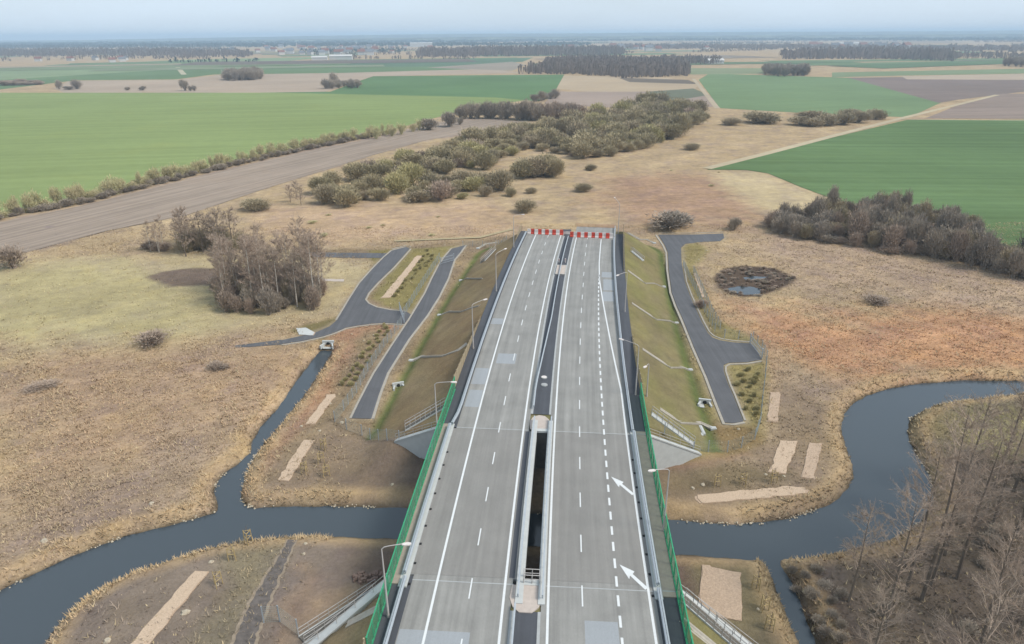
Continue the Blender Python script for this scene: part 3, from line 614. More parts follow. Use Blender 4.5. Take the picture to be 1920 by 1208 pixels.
for k, (px, py, l) in enumerate(((1020, 708, 'white round manhole cover in the dark median near the bridge'), (1020.5, 722, 'dull grey manhole cover in the dark median just in front of the white one'))):
    x, y = G(px, py, DZ); r = empty('manhole', (x, y, DZ - .03), label=l, cat='manhole'); m = MB(); m.tube((0, 0, 0), (0, 0, .12), .55, k=20); m.obj('frame', M['conc'], r)
    m = MB(); m.tube((0, 0, .12), (0, 0, .17), .43, k=20); m.tube((0, 0, .17), (0, 0, .2), .08, k=8); m.obj('lid', M['white'] if k == 0 else M['conc'], r)

# ---------------------------------------------------------------- steel guardrails
def guardrail(t, y0, y1, z, label, pitch=4.0, double=False):
    f = t if callable(t) else (lambda y: t); ym = (y0 + y1) / 2; r = empty('guardrail', RP(f(ym), ym, z), label=label, cat='guardrail'); L = r.location
    n = max(2, int((y1 - y0) / 3)); ln = [RP(f(y0 + (y1 - y0) * i / n), y0 + (y1 - y0) * i / n, z) for i in range(n + 1)]; ln = [(p[0] - L.x, p[1] - L.y, 0) for p in ln]
    prof = [(-.02, .42), (.05, .47), (.05, .53), (-.02, .58), (-.02, .6), (.05, .66), (.05, .72), (-.02, .77), (-.06, .77), (-.06, .42)]
    for s in ((-1, 1) if double else (1,)):
        m = MB(); m.sweep(ln, [(a * s * 1.6 + (.12 * s if double else 0), b) for a, b in prof]); m.obj('rail', M['steel'], r)
    pm = MB(); pm.box((0, 0, .37), (.1, .06, .74)); pm.box((0, 0, .6), (.16, .04, .12)); pm = pm.mesh('post', M['steel']); y = y0 + .3
    while y < y1:
        p = RP(f(y), y, z); o = bpy.data.objects.new('post', pm); link(o, r); o.location = (p[0] - L.x, p[1] - L.y, 0); o.rotation_euler = (0, 0, -atan(RD(y))); y += pitch
    return r
guardrail(-10.75, 20, Y1 - 1, DZ - .02, 'grey steel guardrail on the left shoulder in the foreground, before the bridge', 3, True)
guardrail(-10.9, Y1 - .5, Y2, DZ + .14, 'grey steel guardrail on the left kerb of the bridge', 1.55, True)
guardrail(inter([(87, -10.7), (91, -10.2), (200, -10.3)]), Y2 + .5, 193, DZ - .02, 'long grey steel guardrail on the left shoulder from the bridge to the barriers', 2.6, True)
guardrail(16.1, 20, Y1 - 1, DZ - .02, 'grey steel guardrail on the right shoulder in the foreground, before the bridge', 3, True)
guardrail(16.1, Y1 - .5, Y2, DZ + .14, 'grey steel guardrail on the right kerb of the bridge', 1.55, True)
guardrail(inter([(87, 16.0), (130, 15.9), (193, 15.3)]), Y2 + .5, 190, DZ - .02, 'long grey steel guardrail on the right shoulder from the bridge to the barriers', 2.6, True)
guardrail(1.5, Y1 - 3, Y2 + 3, DZ + .14, 'grey steel guardrail along the left edge of the bridge slot', 2.2)
guardrail(4.05, Y1 - 3, Y2 + 3, DZ + .14, 'grey steel guardrail along the right edge of the bridge slot', 2.2)
guardrail(inter([(90, 1.2), (100, 1.15), (118, 1.9), (130, 2.3), (192, 2.35)]), 93, 190, DZ - .03, 'thin grey guardrail down the middle of the dark median', 3, False)
guardrail(1.3, 20, 53, DZ - .03, 'bent end of a grey guardrail left of the peach slab in the near median', 3)

# ---------------------------------------------------------------- green and tan screens
def screen(t, y0, y1, z, h, label, cat, pmat, smat, pitch=2.0, hf=None, skirt=False):
    """each panel and each post a part of its own"""
    ym = (y0 + y1) / 2; r = empty(cat.replace(' ', '_'), RP(t, ym, z), label=label, cat=cat); L = r.location; n = int(round((y1 - y0) / pitch))
    for i in range(n + 1):
        y = y0 + (y1 - y0) * i / n; hh = h * (hf(i / n) if hf else 1); a = Vector(RP(t, y, z)) - L
        m = MB(); m.box((0, 0, hh / 2), (.12, .12, hh)); m.box((0, 0, hh + .03), (.16, .16, .06)); o = m.obj('post', smat, r, a)
        if i < n:
            y2 = y0 + (y1 - y0) * (i + 1) / n; b = Vector(RP(t, y2, z)) - L; h2 = h * (hf((i + 1) / n) if hf else 1); m = MB(); d = (b - a); nn = Vector((d.y, -d.x, 0)).normalized() * .02
            a1, b1 = a + d * .04, b - d * .04; K = 5
            if pmat is M['green']:       # folded sheet
                pts = [a1.lerp(b1, k / K) + nn * (2.2 if k % 2 else -2.2) for k in range(K + 1)]
                for p, q in zip(pts, pts[1:]): m.face([p, q, q + Vector((0, 0, h2 - .08)), p + Vector((0, 0, hh - .08))])
            else:
                for k in range(6):
                    z0 = .08 + (hh - .12) / 6 * k; z1 = z0 + (hh - .12) / 6 - .04
                    m.face([a1 + nn + Vector((0, 0, z0)), b1 + nn + Vector((0, 0, z0 * h2 / hh)), b1 + nn + Vector((0, 0, z1 * h2 / hh)), a1 + nn + Vector((0, 0, z1))])
                    m.face([a1 - nn + Vector((0, 0, z0)), b1 - nn + Vector((0, 0, z0 * h2 / hh)), b1 - nn + Vector((0, 0, z1 * h2 / hh)), a1 - nn + Vector((0, 0, z1))][::-1])
            m.obj('panel', pmat, r)
    m = MB(); ln = [Vector(RP(t, y0 + (y1 - y0) * i / n, z)) - L for i in range(n + 1)]
    if not hf: m.sweep([(p.x, p.y, h) for p in ln], [(-.06, -.04), (.06, -.04), (.06, .05), (-.06, .05)]); m.sweep([(p.x, p.y, 0) for p in ln], [(-.08, -.1), (.08, -.1), (.08, .12), (-.08, .12)]); m.obj('rail', smat, r)
    return r
screen(-12.15, 46.3, 98.3, DZ + .1, 2.25, 'light green translucent panel screen along the left edge of the bridge', 'green screen', M['green'], M['gpost'], 2.0)
screen(18.0, 38, 98.5, DZ + .1, 2.3, 'dark green panel screen along the right edge of the bridge', 'green screen', M['green'], M['gpost'], 2.0)
screen(-12.3, 98.6, 128, DZ - .1, 2.6, 'long tan board screen beyond the green panels on the left verge', 'board screen', M['tan'], M['tan'], 2.2, lambda u: 1 - .75 * u)
screen(18.3, 98.8, 122, DZ - .1, 2.2, 'tan board screen beyond the green panels on the right verge', 'board screen', M['tan'], M['tan'], 2.2, lambda u: 1 - .75 * u)
screen(-12.3, 36, 46, DZ - .1, 2.6, 'short tan board screen in the left foreground below the green panels', 'board screen', M['tan'], M['tan'], 2.2, lambda u: .3 + .7 * u)
screen(17.9, 162, 199, DZ - .1, 2.4, 'pale tan board screen at the far right end of the motorway', 'board screen', M['tan'], M['tan'], 2.2, lambda u: .25 + .75 * u)
screen(-12.3, 186, 197, DZ - .1, 2.0, 'short pale board screen at the far left end of the motorway', 'board screen', M['tan'], M['tan'], 2.2, lambda u: .3 + .7 * u)

# ---------------------------------------------------------------- plastic barriers closing the road
def barrier_mesh(mat):
    m = MB(); m.sweep([(-.5, 0, 0), (.5, 0, 0)], [(-.3, 0), (.3, 0), (.3, .22), (.14, .42), (.12, 1.3), (-.12, 1.3), (-.14, .42), (-.3, .22)]); m.box((-.27, 0, 1.15), (.18, .12, .06)); m.box((.27, 0, 1.15), (.18, .12, .06)); m.box((.52, 0, .6), (.06, .1, .9)); return m.mesh('barrier_block', mat)
bm = {'red': barrier_mesh(M['red']), 'white': barrier_mesh(M['white'])}
for side, t0, t1, n, yb, first in (('left', -9.9, .6, 10, 193.0, 1), ('right', 2.7, 15.0, 12, 191.4, 0)):
    cnt = {'red': 0, 'white': 0}
    for i in range(n):
        c = 'white' if (i + first) % 2 else 'red'; cnt[c] += 1; t = t0 + (t1 - t0) * (i + .5) / n; p = RP(t, yb + .1 * sin(i * 2.3), DZ); o = bpy.data.objects.new('barrier_block', bm[c]); link(o); o.location = p; o.rotation_euler = (0, 0, -atan(RD(yb)) + .03 * sin(i * 5)); o.scale = ((t1 - t0) / n / 1.03, 1, 1.15)
        tag(o, '%s plastic barrier block, %s %s one in the %s-hand row' % (c, ORD[cnt[c] - 1], c, side), 'barrier', 'plastic barriers across the end of the road')
r = empty('control_cabinet', RP(1.5, 194.6, DZ - .03), label='white cabinet with a dark top standing between the two barrier rows', cat='cabinet')
m = MB(); m.box((0, 0, .5), (2.4, 1.2, 1.0)); m.box((0, -.63, .5), (1.0, .04, .8)); m.obj('cabinet_body', M['white'], r); m = MB(); m.box((0, 0, 1.08), (2.6, 1.4, .14), taper=.85); m.obj('cabinet_top', M['dark'], r)
def net_fence(t0, t1, y, z, mat, label, name, cat, h=1.1):
    r = empty(name, RP((t0 + t1) / 2, y, z), label=label, cat=cat); L = r.location; n = int((t1 - t0) / 2)
    for i in range(n + 1):
        p = Vector(RP(t0 + (t1 - t0) * i / n, y, z)) - L; m = MB(); m.box((0, 0, h / 2), (.07, .07, h)); m.box((0, 0, h + .03), (.09, .09, .05)); m.obj('post', M['wood'] if mat is M['net'] else M['steel'], r, p)
    m = MB(); a = Vector(RP(t0, y, z)) - L; b = Vector(RP(t1, y, z)) - L
    for k in range(6): zz_ = .15 + k * (h - .2) / 5; m.tube(a + Vector((0, 0, zz_)), b + Vector((0, 0, zz_)), .022, k=4)
    nn = int((t1 - t0) * 3)
    for k in range(nn): p = a.lerp(b, (k + .5) / nn); m.tube(p + Vector((0, 0, .15)), p + Vector((0, 0, h - .05)), .016, k=4)
    m.obj('mesh', mat, r); return r
net_fence(-9.5, 1, 196.0, DZ - .1, M['net'], 'faded orange net fence behind the left barrier row', 'net_fence', 'fence')
net_fence(3.5, 15.5, 202.5, DZ, M['net'], 'reddish net fence at the far edge of the pale slab behind the right barrier row', 'net_fence', 'fence')
guardrail(15.4, 191, 203, DZ, 'short steel guardrail beside the pale slab behind the right barrier row', 3)

# ---------------------------------------------------------------- lamps
def lamp(top, tip, label, hgt=8.6, tipz=.45):
    tx, ty = G(top[0], top[1], DZ + hgt); t, s, e = emb_dist(np.array([tx]), np.array([ty])); gz = float(H(np.array([tx]), np.array([ty]))[0])
    if Y1 - 1 < ty < Y2 + 1: gz = DZ - .9
    r = empty('street_lamp', (tx, ty, gz), label=label, cat='street lamp', group='lamps along the motorway'); h = DZ + hgt - gz
    m = MB(); m.tube((0, 0, 0), (0, 0, h), .13, .06, 8); m.tube((0, 0, 0), (0, 0, .5), .17, .15, 8); m.obj('pole', M['pole'], r)
    if Y1 - 1 < ty < Y2 + 1:
        ex = RP(-12.4 if tx < 0 else 18.4, ty); m = MB(); a = Vector((ex[0] - tx, 0, .2)); m.tube((0, 0, .15), a, .12, k=6); m.obj('bracket', M['steel'], r)
    ax, ay = G(tip[0], tip[1], DZ + hgt + tipz); d = Vector((ax - tx, ay - ty, tipz)); m = MB(); p0 = Vector((0, 0, h)); P = [p0, p0 + d * .12 + Vector((0, 0, .18)), p0 + d * .4 + Vector((0, 0, .16)), p0 + d]
    m.path(P, .05, 6); m.obj('arm', M['pole'], r)
    u = Vector((d.x, d.y, 0)).normalized(); n = Vector((-u.y, u.x, 0)); q = p0 + d; m = MB(); top_ = []; bot = []
    for (f, w) in ((-.1, .07), (.1, .17), (.55, .2), (.8, .1)):
        top_.append((q + u * f + n * w, q + u * f - n * w)); bot.append((q + u * f + n * w + Vector((0, 0, -.12)), q + u * f - n * w + Vector((0, 0, -.12))))
    for i in range(3):
        m.face([top_[i][0], top_[i][1], top_[i + 1][1], top_[i + 1][0]]); m.face([bot[i][0], bot[i + 1][0], bot[i + 1][1], bot[i][1]])
        m.face([top_[i][0], top_[i + 1][0], bot[i + 1][0], bot[i][0]]); m.face([top_[i][1], bot[i][1], bot[i + 1][1], top_[i + 1][1]])
    m.face([top_[0][0], bot[0][0], bot[0][1], top_[0][1]]); m.face([top_[3][0], top_[3][1], bot[3][1], bot[3][0]]); m.obj('luminaire', M['white'], r)
lamp((715.5, 1030), (755, 1020), 'tall street lamp nearest the camera, in front of the light green screen')
lamp((815, 721), (846, 716), 'street lamp over the left abutment where the green screen ends')
lamp((885, 573), (907, 562), 'street lamp beside the tan board screen on the left verge')
lamp((929.5, 478), (946, 467), 'street lamp on the left side next to the far bare slope stairs')
lamp((963, 406), (978, 402), 'farthest street lamp on the left, near the end of the road')
lamp((1255, 883), (1228, 881), 'street lamp rising over the river right of the dark green screen')
lamp((1198, 650), (1169, 637), 'street lamp on the right verge above the dark asphalt strip')
lamp((1176, 512), (1160, 515), 'street lamp on the right verge halfway up the motorway')
lamp((1162, 384), (1153, 371), 'farthest street lamp on the right, beside the barriers')
lamp((1217, 684), (1212, 686), 'low lamp with a double head on the grassy right slope', 5.0, .1)

# ---------------------------------------------------------------- access roads with pale edging
def slab(px, name, mat, z0=-.25, z1=.09, uv=True):
    P = GP(px, z1); m = MB(); m.prism(P, z0, z1); o = m.obj(name, mat); me = o.data; u = me.uv_layers.new(name='UVMap')
    vi = np.empty(len(me.loops), np.int32); me.loops.foreach_get('vertex_index', vi); co = np.empty(len(me.vertices) * 3, np.float32); me.vertices.foreach_get('co', co)
    u.data.foreach_set('uv', co.reshape(-1, 3)[vi][:, :2].copy().ravel()); tag(o, kind='structure'); return o
slab(RA_L + RA_R, 'access_road', M['access'])
slab(RB_L + RB_R, 'access_road', M['access'], z1=.085)
slab([(575, 473), (640, 474), (725, 475), (722, 484), (640, 483), (575, 481)], 'access_road', M['access'], z1=.08)
slab([(440, 648), (528, 637), (528, 646), (440, 652)], 'access_road', M['access'], z1=.06)
slab(RC_P, 'access_road', M['access'])
def edging(px, w=.4, z=.13):
    P = [(x, y, 0) for x, y in GP(px, .1)]; m = MB(); m.sweep(P, [(-w / 2, -.2), (w / 2, -.2), (w / 2, z), (-w / 2, z)]); tag(m.obj('kerb', M['kerb']), kind='structure')
edging([(p[0] - 2, p[1]) for p in RA_L]); edging([(p[0] + 2, p[1]) for p in RA_R], .5)
edging([(p[0] - 2, p[1]) for p in RB_L[4:]]); edging([(p[0] + 2, p[1] + 1) for p in RB_R[:10]]); edging([(p[0], p[1] + 2) for p in RB_R[11:]])
edging([(1230, 441), (1243, 460), (1249, 473), (1251, 507), (1257, 549), (1266, 574), (1278, 601), (1298, 651), (1323, 708), (1342, 758), (1357, 795), (1375, 796), (1396, 792)], .5)
edging([(1282, 492), (1287, 527), (1297, 554), (1308, 578), (1319, 602), (1330, 622), (1339, 630), (1352, 635), (1376, 639), (1408, 641)], .35)
edging([(1428, 677), (1400, 682), (1368, 683), (1361, 687), (1361, 696), (1369, 720), (1378, 740), (1397, 788)], .35); edging([(1234, 437), (1300, 437), (1356, 435)], .35)
edging([(735, 467), (762, 460), (770, 463)], .4)

# rutted dark track on the left peninsula
def dirt_track(cl, widths, z, mat, name):
    P = GP(cl, z); m = MB(); L = []; RR = random.Random(8)
    for a, b, w0, w1 in zip(P, P[1:], widths, widths[1:]):
        n = max(1, int(hypot(b[0] - a[0], b[1] - a[1]) / .6))
        for k in range(n): f = k / n; L.append((a[0] + (b[0] - a[0]) * f, a[1] + (b[1] - a[1]) * f, w0 + (w1 - w0) * f))
    l = []; r = []
    for i, (x, y, w) in enumerate(L):
        q = L[min(i + 1, len(L) - 1)]; p = L[max(i - 1, 0)]; dx, dy = q[0] - p[0], q[1] - p[1]; d = hypot(dx, dy) or 1; l.append((x - dy / d * (w + RR.gauss(0, .1)), y + dx / d * (w + RR.gauss(0, .1)), z)); r.append((x + dy / d * (w + RR.gauss(0, .1)), y - dx / d * (w + RR.gauss(0, .1)), z))
    for i in range(len(L) - 1): m.face([r[i], r[i + 1], l[i + 1], l[i]])
    tag(m.obj(name, mat), kind='structure')
TRK = [(548, 1012), (530, 1045), (505, 1095), (482, 1140), (462, 1190), (445, 1250), (430, 1320)]
dirt_track(TRK, [.7, .9, 1.2, 1.5, 1.5, 1.6, 1.6], .035, simple('pale_verge_gravel', A(166, 150, 130), .2, 2), 'track_verge'); dirt_track(TRK, [.45, .6, .85, 1.1, 1.1, 1.2, 1.2], .05, simple('dark_track_gravel', A(118, 110, 104), .28, 1.5), 'dirt_track')
# gravel-filled strips and pads
def pad(px, name, mat, label, cat, h=.22):
    P0 = GP(px, h * .5); P = []; h *= .55; RR = random.Random(len(label))
    for a, b in zip(P0, P0[1:] + P0[:1]):
        n = max(1, int(hypot(b[0] - a[0], b[1] - a[1]) / .9))
        for k in range(n): f = k / n; P.append((a[0] + (b[0] - a[0]) * f + RR.gauss(0, .09), a[1] + (b[1] - a[1]) * f + RR.gauss(0, .09)))
    c = np.mean(P, 0); r = empty(name, (c[0], c[1], 0), label=label, cat=cat)
    m = MB(); m.prism([(x - c[0], y - c[1]) for x, y in P], -.3, h - .07); m.obj('sand_bedding', M['gravel2'], r)
    Q = [(c[0] + (x - c[0]) * .95 + RR.gauss(0, .05), c[1] + (y - c[1]) * .98 + RR.gauss(0, .05)) for x, y in P]; m = MB(); m.prism([(x - c[0], y - c[1]) for x, y in Q], -.2, h)
    # loose surface: a few low humps
    m.obj('gravel_bed', mat, r); return r
pad([(782, 479), (792, 479.5), (732, 558), (714, 559)], 'gravel_bed', M['gravel'], 'long beige gravel strip between the two left access roads', 'gravel strip')
pad([(614, 740), (630, 739), (590, 796), (572, 795)], 'gravel_bed', M['gravel'], 'short beige gravel strip by the ditch below the left access road', 'gravel strip')
pad([(569, 824.7), (590.5, 824.7), (541, 901), (520, 900)], 'gravel_bed', M['gravel'], 'beige gravel strip on bare soil left of the bridge, above the river', 'gravel strip')
pad([(364, 1070), (391, 1071), (263, 1230), (225, 1230)], 'gravel_bed', M['gravel'], 'longest beige gravel strip, in the bottom left foreground', 'gravel strip')
pad([(1465, 825), (1497, 827), (1474, 888), (1440, 885)], 'gravel_bed', M['gravel'], 'pale gravel rectangle right of the bridge, left one of a pair', 'gravel strip')
pad([(1517, 828), (1542, 831), (1526, 898), (1502, 894)], 'gravel_bed', M['gravel2'], 'browner gravel rectangle nearest the river bend, right one of a pair', 'gravel strip')
pad([(1301, 928), (1400, 919), (1480, 912), (1508, 912), (1516, 918), (1512, 924), (1430, 934), (1310, 944)], 'gravel_bed', M['gravel'], 'long pale gravel strip lying parallel to the river right of the bridge', 'gravel strip')
pad([(1315, 1056), (1330, 1057), (1333, 1063), (1389, 1073), (1393, 1163), (1308, 1150)], 'gravel_bed', M['gravel2'], 'large square brown gravel bed south of the river right of the bridge', 'gravel bed')
pad([(1445, 734), (1463, 735), (1459, 791), (1438, 790)], 'gravel_bed', M['gravel2'], 'narrow brown gravel strip beside the right-hand fence', 'gravel strip')
pad([(1300, 512), (1306, 512), (1323, 557), (1316, 558)], 'gravel_bed', M['gravel'], 'small thin gravel strip beside the fence near the pond', 'gravel strip')
pad([(553, 616), (572, 614), (592, 623), (588, 629), (562, 627)], 'concrete_slab', M['conc_w'], 'white concrete slab beside the bend of the left access road', 'slab', .3)
pad([(600, 522), (646, 524), (646, 528), (602, 527)], 'sand_patch', M['pad'], 'thin pale sand bar in the grass right of the birch clump', 'sand', .1)

# ---------------------------------------------------------------- concrete gutters down the slopes
def ray_ground(px, py, zmax=DZ):
    lo = None
    for z in np.arange(zmax, -1.6, -.06):
        x, y = G(px, py, z)
        if H(np.array([x]), np.array([y]))[0] >= z: return Vector((x, y, z))
    x, y = G(px, py, 0); return Vector((x, y, 0))
def gutter(px, label, w=.45, box=True):
    P0 = [ray_ground(*p) for p in px]; P = []
    for a, b in zip(P0, P0[1:]):
        n = max(1, int((b - a).length / 1.2)); P += [a.lerp(b, k / n) for k in range(n)]
    P.append(P0[-1]); c = P0[0].copy(); c.z = 0
    for p in P: p.z = float(H(np.array([p.x]), np.array([p.y]))[0]) + .03
    r = empty('slope_gutter', c, label=label, cat='gutter', group='concrete gutters down the slopes'); L = [(p.x - c.x, p.y - c.y, p.z) for p in P]
    m = MB(); m.sweep(L, [(-w, -.2), (w, -.2), (w, .1), (w * .6, .1), (w * .35, .0), (-w * .35, .0), (-w * .6, .1), (-w, .1)]); m.obj('channel', M['kerb'], r)
    if box:
        e = L[-1]; m = MB(); m.box((e[0], e[1], e[2] + .05), (1.0, .8, .35)); m.box((e[0], e[1], e[2] + .27), (.7, .5, .1)); m.obj('outlet', M['conc_w'], r)
    return r
gutter([(930, 541), (906, 545), (890, 527), (875, 522), (864, 527)][2:] if 0 else [(906, 522), (875, 522), (864, 527)], 'short pale gutter on the left slope with a round white outlet, highest but one')
gutter([(900, 573), (885, 577), (867, 584), (843, 584), (824, 592)], 'pale gutter on the left slope below the third lamp')
gutter([(876, 645), (860, 657), (832, 667), (790, 669), (771, 677)], 'pale gutter on the left slope, nearest the left abutment')
gutter([(932, 455), (909, 459), (896, 467)], 'pale gutter at the far top of the left slope')
gutter([(1177, 437), (1199.5, 450), (1213, 450), (1227, 457)], 'pale gutter at the far top of the right slope')
gutter([(1177, 508), (1209, 531), (1226, 531), (1244.5, 539)], 'pale gutter on the right slope just below the far white steps')
gutter([(1185, 569), (1229, 598.5), (1255, 601), (1268, 607)], 'pale gutter halfway along the right slope')
gutter([(1205, 655.5), (1255, 688.6), (1279, 688.6), (1294, 695)], 'pale gutter on the right slope right of the low double lamp')
gutter([(1238, 768), (1274, 792), (1314, 794), (1337, 805)], 'pale gutter on the right slope nearest the bridge')
gutter([(712, 1140), (650, 1172), (583, 1208), (560, 1222)], 'pale gutter on the near left slope beside the stairs', box=False)
gutter([(1276, 1163), (1300, 1182), (1332, 1208), (1352, 1225)], 'pale gutter on the near right slope beside the stairs', box=False)

# ---------------------------------------------------------------- service stairs
def stairs(pa, pb, label, w=1.1, rails=(-1, 1), white=False):
    a = ray_ground(*pa); b = ray_ground(*pb); a.z = min(DZ, a.z + .1); n = 22; d = b - a; dh = Vector((d.x, d.y, 0)); L = dh.length; u = dh.normalized(); nn = Vector((-u.y, u.x, 0)); ang = atan2(u.y, u.x)
    r = empty('service_stairs', (a.x, a.y, 0), label=label, cat='stairs'); o0 = Vector((a.x, a.y, 0)); sm = MB(); sm.box((0, 0, 0), (L / n * .96, w, .16)); sm.box((-L / n * .45, 0, .09), (.05, w, .03)); sm = sm.mesh('step', M['conc_w'] if white else M['step'])
    for i in range(n):
        f = (i + .5) / n; p = a + d * f; gz = float(H(np.array([p.x]), np.array([p.y]))[0]); o = bpy.data.objects.new('step', sm); link(o, r); o.location = (p.x - a.x, p.y - a.y, max(gz + .1, p.z - .05) if 0 else gz + .12); o.rotation_euler = (0, 0, ang)
    prof = [(a + d * k / 8) for k in range(9)]
    for s in (-1, 1):
        m = MB(); P = []
        for p in prof:
            q = p + nn * s * (w / 2 + .1); P.append((q.x - a.x, q.y - a.y, float(H(np.array([q.x]), np.array([q.y]))[0]) + .1))
        m.sweep(P, [(-.07, -.25), (.07, -.25), (.07, .12), (-.07, .12)]); m.obj('stringer', M['conc_w'], r)
        if s in rails:
            m = MB(); Q = [Vector(p) + Vector((0, 0, .1)) for p in P]
            for h in (1.1, .6): m.path([q + Vector((0, 0, h)) for q in Q], .04, 5)
            for q in Q: m.tube(q, q + Vector((0, 0, 1.1)), .04, k=5)
            m.obj('handrail', M['pole'], r)
stairs((836, 762), (760, 806), 'concrete stairs with two handrails beside the left wing wall beyond the river')
stairs((1222, 778), (1302, 836), 'concrete stairs with two handrails beside the right wing wall beyond the river', white=True)
stairs((711, 1108), (566, 1203), 'near stairs with long double handrails going down on the left')
stairs((1282, 1126), (1400, 1228), 'near stairs with long double handrails going down on the right')
stairs((1184, 472), (1206, 490), 'far bright concrete steps high on the right slope', white=True)
stairs((926, 470), (905, 492), 'far pale steps on the left slope by the fourth lamp')

# inlet boxes in the ditches, culvert heads
def outlet(px, py, label, rz=0.0, s=1.0):
    p = ray_ground(px, py); r = empty('ditch_outlet', (p.x, p.y, p.z - .1), rz, label, 'culvert')
    m = MB(); m.box((0, .5 * s, .55 * s), (2.2 * s, .35, 1.1 * s)); m.box((-.95 * s, -.3 * s, .35 * s), (.3, 1.5 * s, .7 * s), -.3); m.box((.95 * s, -.3 * s, .35 * s), (.3, 1.5 * s, .7 * s), .3); m.box((0, -.2 * s, .03), (1.6 * s, 1.2 * s, .1)); m.obj('headwall', M['conc_w'], r)
    m = MB(); m.tube((0, .31 * s, .5 * s), (0, .335 * s - .05, .5 * s), .36 * s, k=14); m.obj('pipe_mouth', M['black'], r)
outlet(748, 728, 'white concrete culvert mouth in the left ditch', .35); outlet(1321, 760, 'white concrete culvert mouth in the right ditch', -.25)
outlet(615, 650, 'concrete culvert under the left access road bend, at the stream head', .0, 1.15)
r = empty('drain_channel', ray_ground(1318, 812), label='white L-shaped concrete channel at the foot of the right stairs', cat='channel'); m = MB(); m.box((0, .6, .15), (.5, 2.6, .35)); m.box((0, .6, .34), (.2, 2.2, .06)); m.obj('channel', M['conc_w'], r); m = MB(); m.box((-1.0, -.8, .13), (1.5, .9, .3), .2); m.box((-1.0, -.8, .3), (1.0, .5, .06), .2); m.obj('slab', M['conc_w'], r)

# ---------------------------------------------------------------- wire fences
def wire_fence(px, label, h=2.1, pitch=2.6):
    P0 = [Vector((*G(*p), 0)) for p in px]; P = []
    for a, b in zip(P0, P0[1:]):
        n = max(1, int(round((b - a).length / pitch))); P += [a.lerp(b, k / n) for k in range(n)]
    P.append(P0[-1]); c = P0[len(P0) // 2].copy(); r = empty('wire_fence', c, label=label, cat='fence')
    for p in P: p.z = max(-.2, float(H(np.array([p.x]), np.array([p.y]))[0]))
    pm = MB(); pm.box((0, 0, h / 2), (.1, .1, h)); pm.box((0, 0, h + .02), (.12, .12, .04)); pm = pm.mesh('post', M['steel'])
    for p in P: o = bpy.data.objects.new('post', pm); link(o, r); o.location = p - c
    m = MB()
    for a, b in zip(P, P[1:]):
        a, b = a - c, b - c
        for k in range(9): z = Vector((0, 0, .08 + k * (h - .12) / 8)); m.tube(a + z, b + z, .012, k=3, caps=False)
        for k in range(8): q = a.lerp(b, (k + .5) / 8); m.tube(q + Vector((0, 0, .08)), q + Vector((0, 0, h - .05)), .01, k=3, caps=False)
    m.obj('wire_mesh', M['wire'], r)
wire_fence([(824, 487), (816, 499), (790, 540), (758, 592)], 'wire fence along the left access road above the junction')
wire_fence([(753, 610), (720, 652), (690, 697), (669, 737), (645, 770), (628, 791), (650, 806), (679, 817), (728, 847), (798, 866)], 'wire fence from the left junction round to the underside of the bridge')
wire_fence([(1281, 500), (1290, 520), (1305, 549), (1321, 586), (1340, 622), (1358, 634), (1411, 639), (1428, 655), (1437, 675), (1433, 720), (1429, 749), (1425, 794), (1415, 824), (1390, 840), (1363, 851), (1326, 860), (1240, 871)], 'long wire fence curving round the right access road to the bridge')
wire_fence([(1300, 512), (1318, 552), (1336, 594), (1350, 618)], 'short outer wire fence on the right, next to the thin gravel strip')
wire_fence([(495, 1168), (525, 1166), (560, 1192)], 'small pale wire fence at the foot of the near left stairs', 2.4)
wire_fence([(868, 462), (905, 462), (930, 470), (950, 452)], 'small fence enclosure at the far top of the left slope', 1.8)
# barrier gates where the access roads branch
def gate(a, b, label):
    A0 = Vector((*G(*a), .09)); B0 = Vector((*G(*b), .09)); r = empty('road_gate', A0, label=label, cat='gate'); d = B0 - A0
    for q in (Vector((0, 0, 0)), d): m = MB(); m.box((q.x, q.y, 1.1), (.18, .18, 2.2)); m.box((q.x, q.y, 2.23), (.24, .24, .06)); m.obj('post', M['steel'], r)
    m = MB(); z = Vector((0, 0, 1))
    for h in (.3, 1.0, 1.9): m.tube(d * .03 + z * h, d * .97 + z * h, .05, k=5)
    for k in range(12): q = d * (.03 + .94 * k / 11); m.tube(q + z * .3, q + z * 1.9, .03, k=5)
    m.obj('gate_leaf', M['steel'], r)
gate((750, 584), (758, 606), 'pale steel gate across the left access road at the junction')
gate((1406, 645), (1428, 673), 'steel gate closing the stub of the right access road'); gate((826, 497), (851, 490), 'far steel gate across the left access road')

# ---------------------------------------------------------------- staked saplings and loose stones
def sapling_proto():
    r = empty('staked_sapling', (0, 0, 0)); 
    for k in range(3): a = 2 * pi * k / 3 + .5; m = MB(); m.tube((.55 * cos(a), .55 * sin(a), -.1), (.5 * cos(a), .5 * sin(a), 2.0), .06, k=5); m.obj('stake', M['wood'], r)
    for h in (1.85, 1.0):
        q = [(.52 * cos(2 * pi * k / 3 + .5), .52 * sin(2 * pi * k / 3 + .5), h) for k in range(3)]
        for i in range(3): m = MB(); m.tube(q[i], q[(i + 1) % 3], .05, k=4); m.obj('crossbar', M['wood'], r)
    m = MB(); m.tube((0, 0, 0), (.03, .02, 2.6), .045, .015, 5); R = random.Random(4)
    for k in range(14): h = 1.2 + 1.3 * k / 14; a = R.uniform(0, 6.28); m.tube((0, 0, h), (.45 * cos(a), .45 * sin(a), h + .4), .015, .005, 3)
    m.obj('trunk', M['bark'], r); return r
sp = sapling_proto()
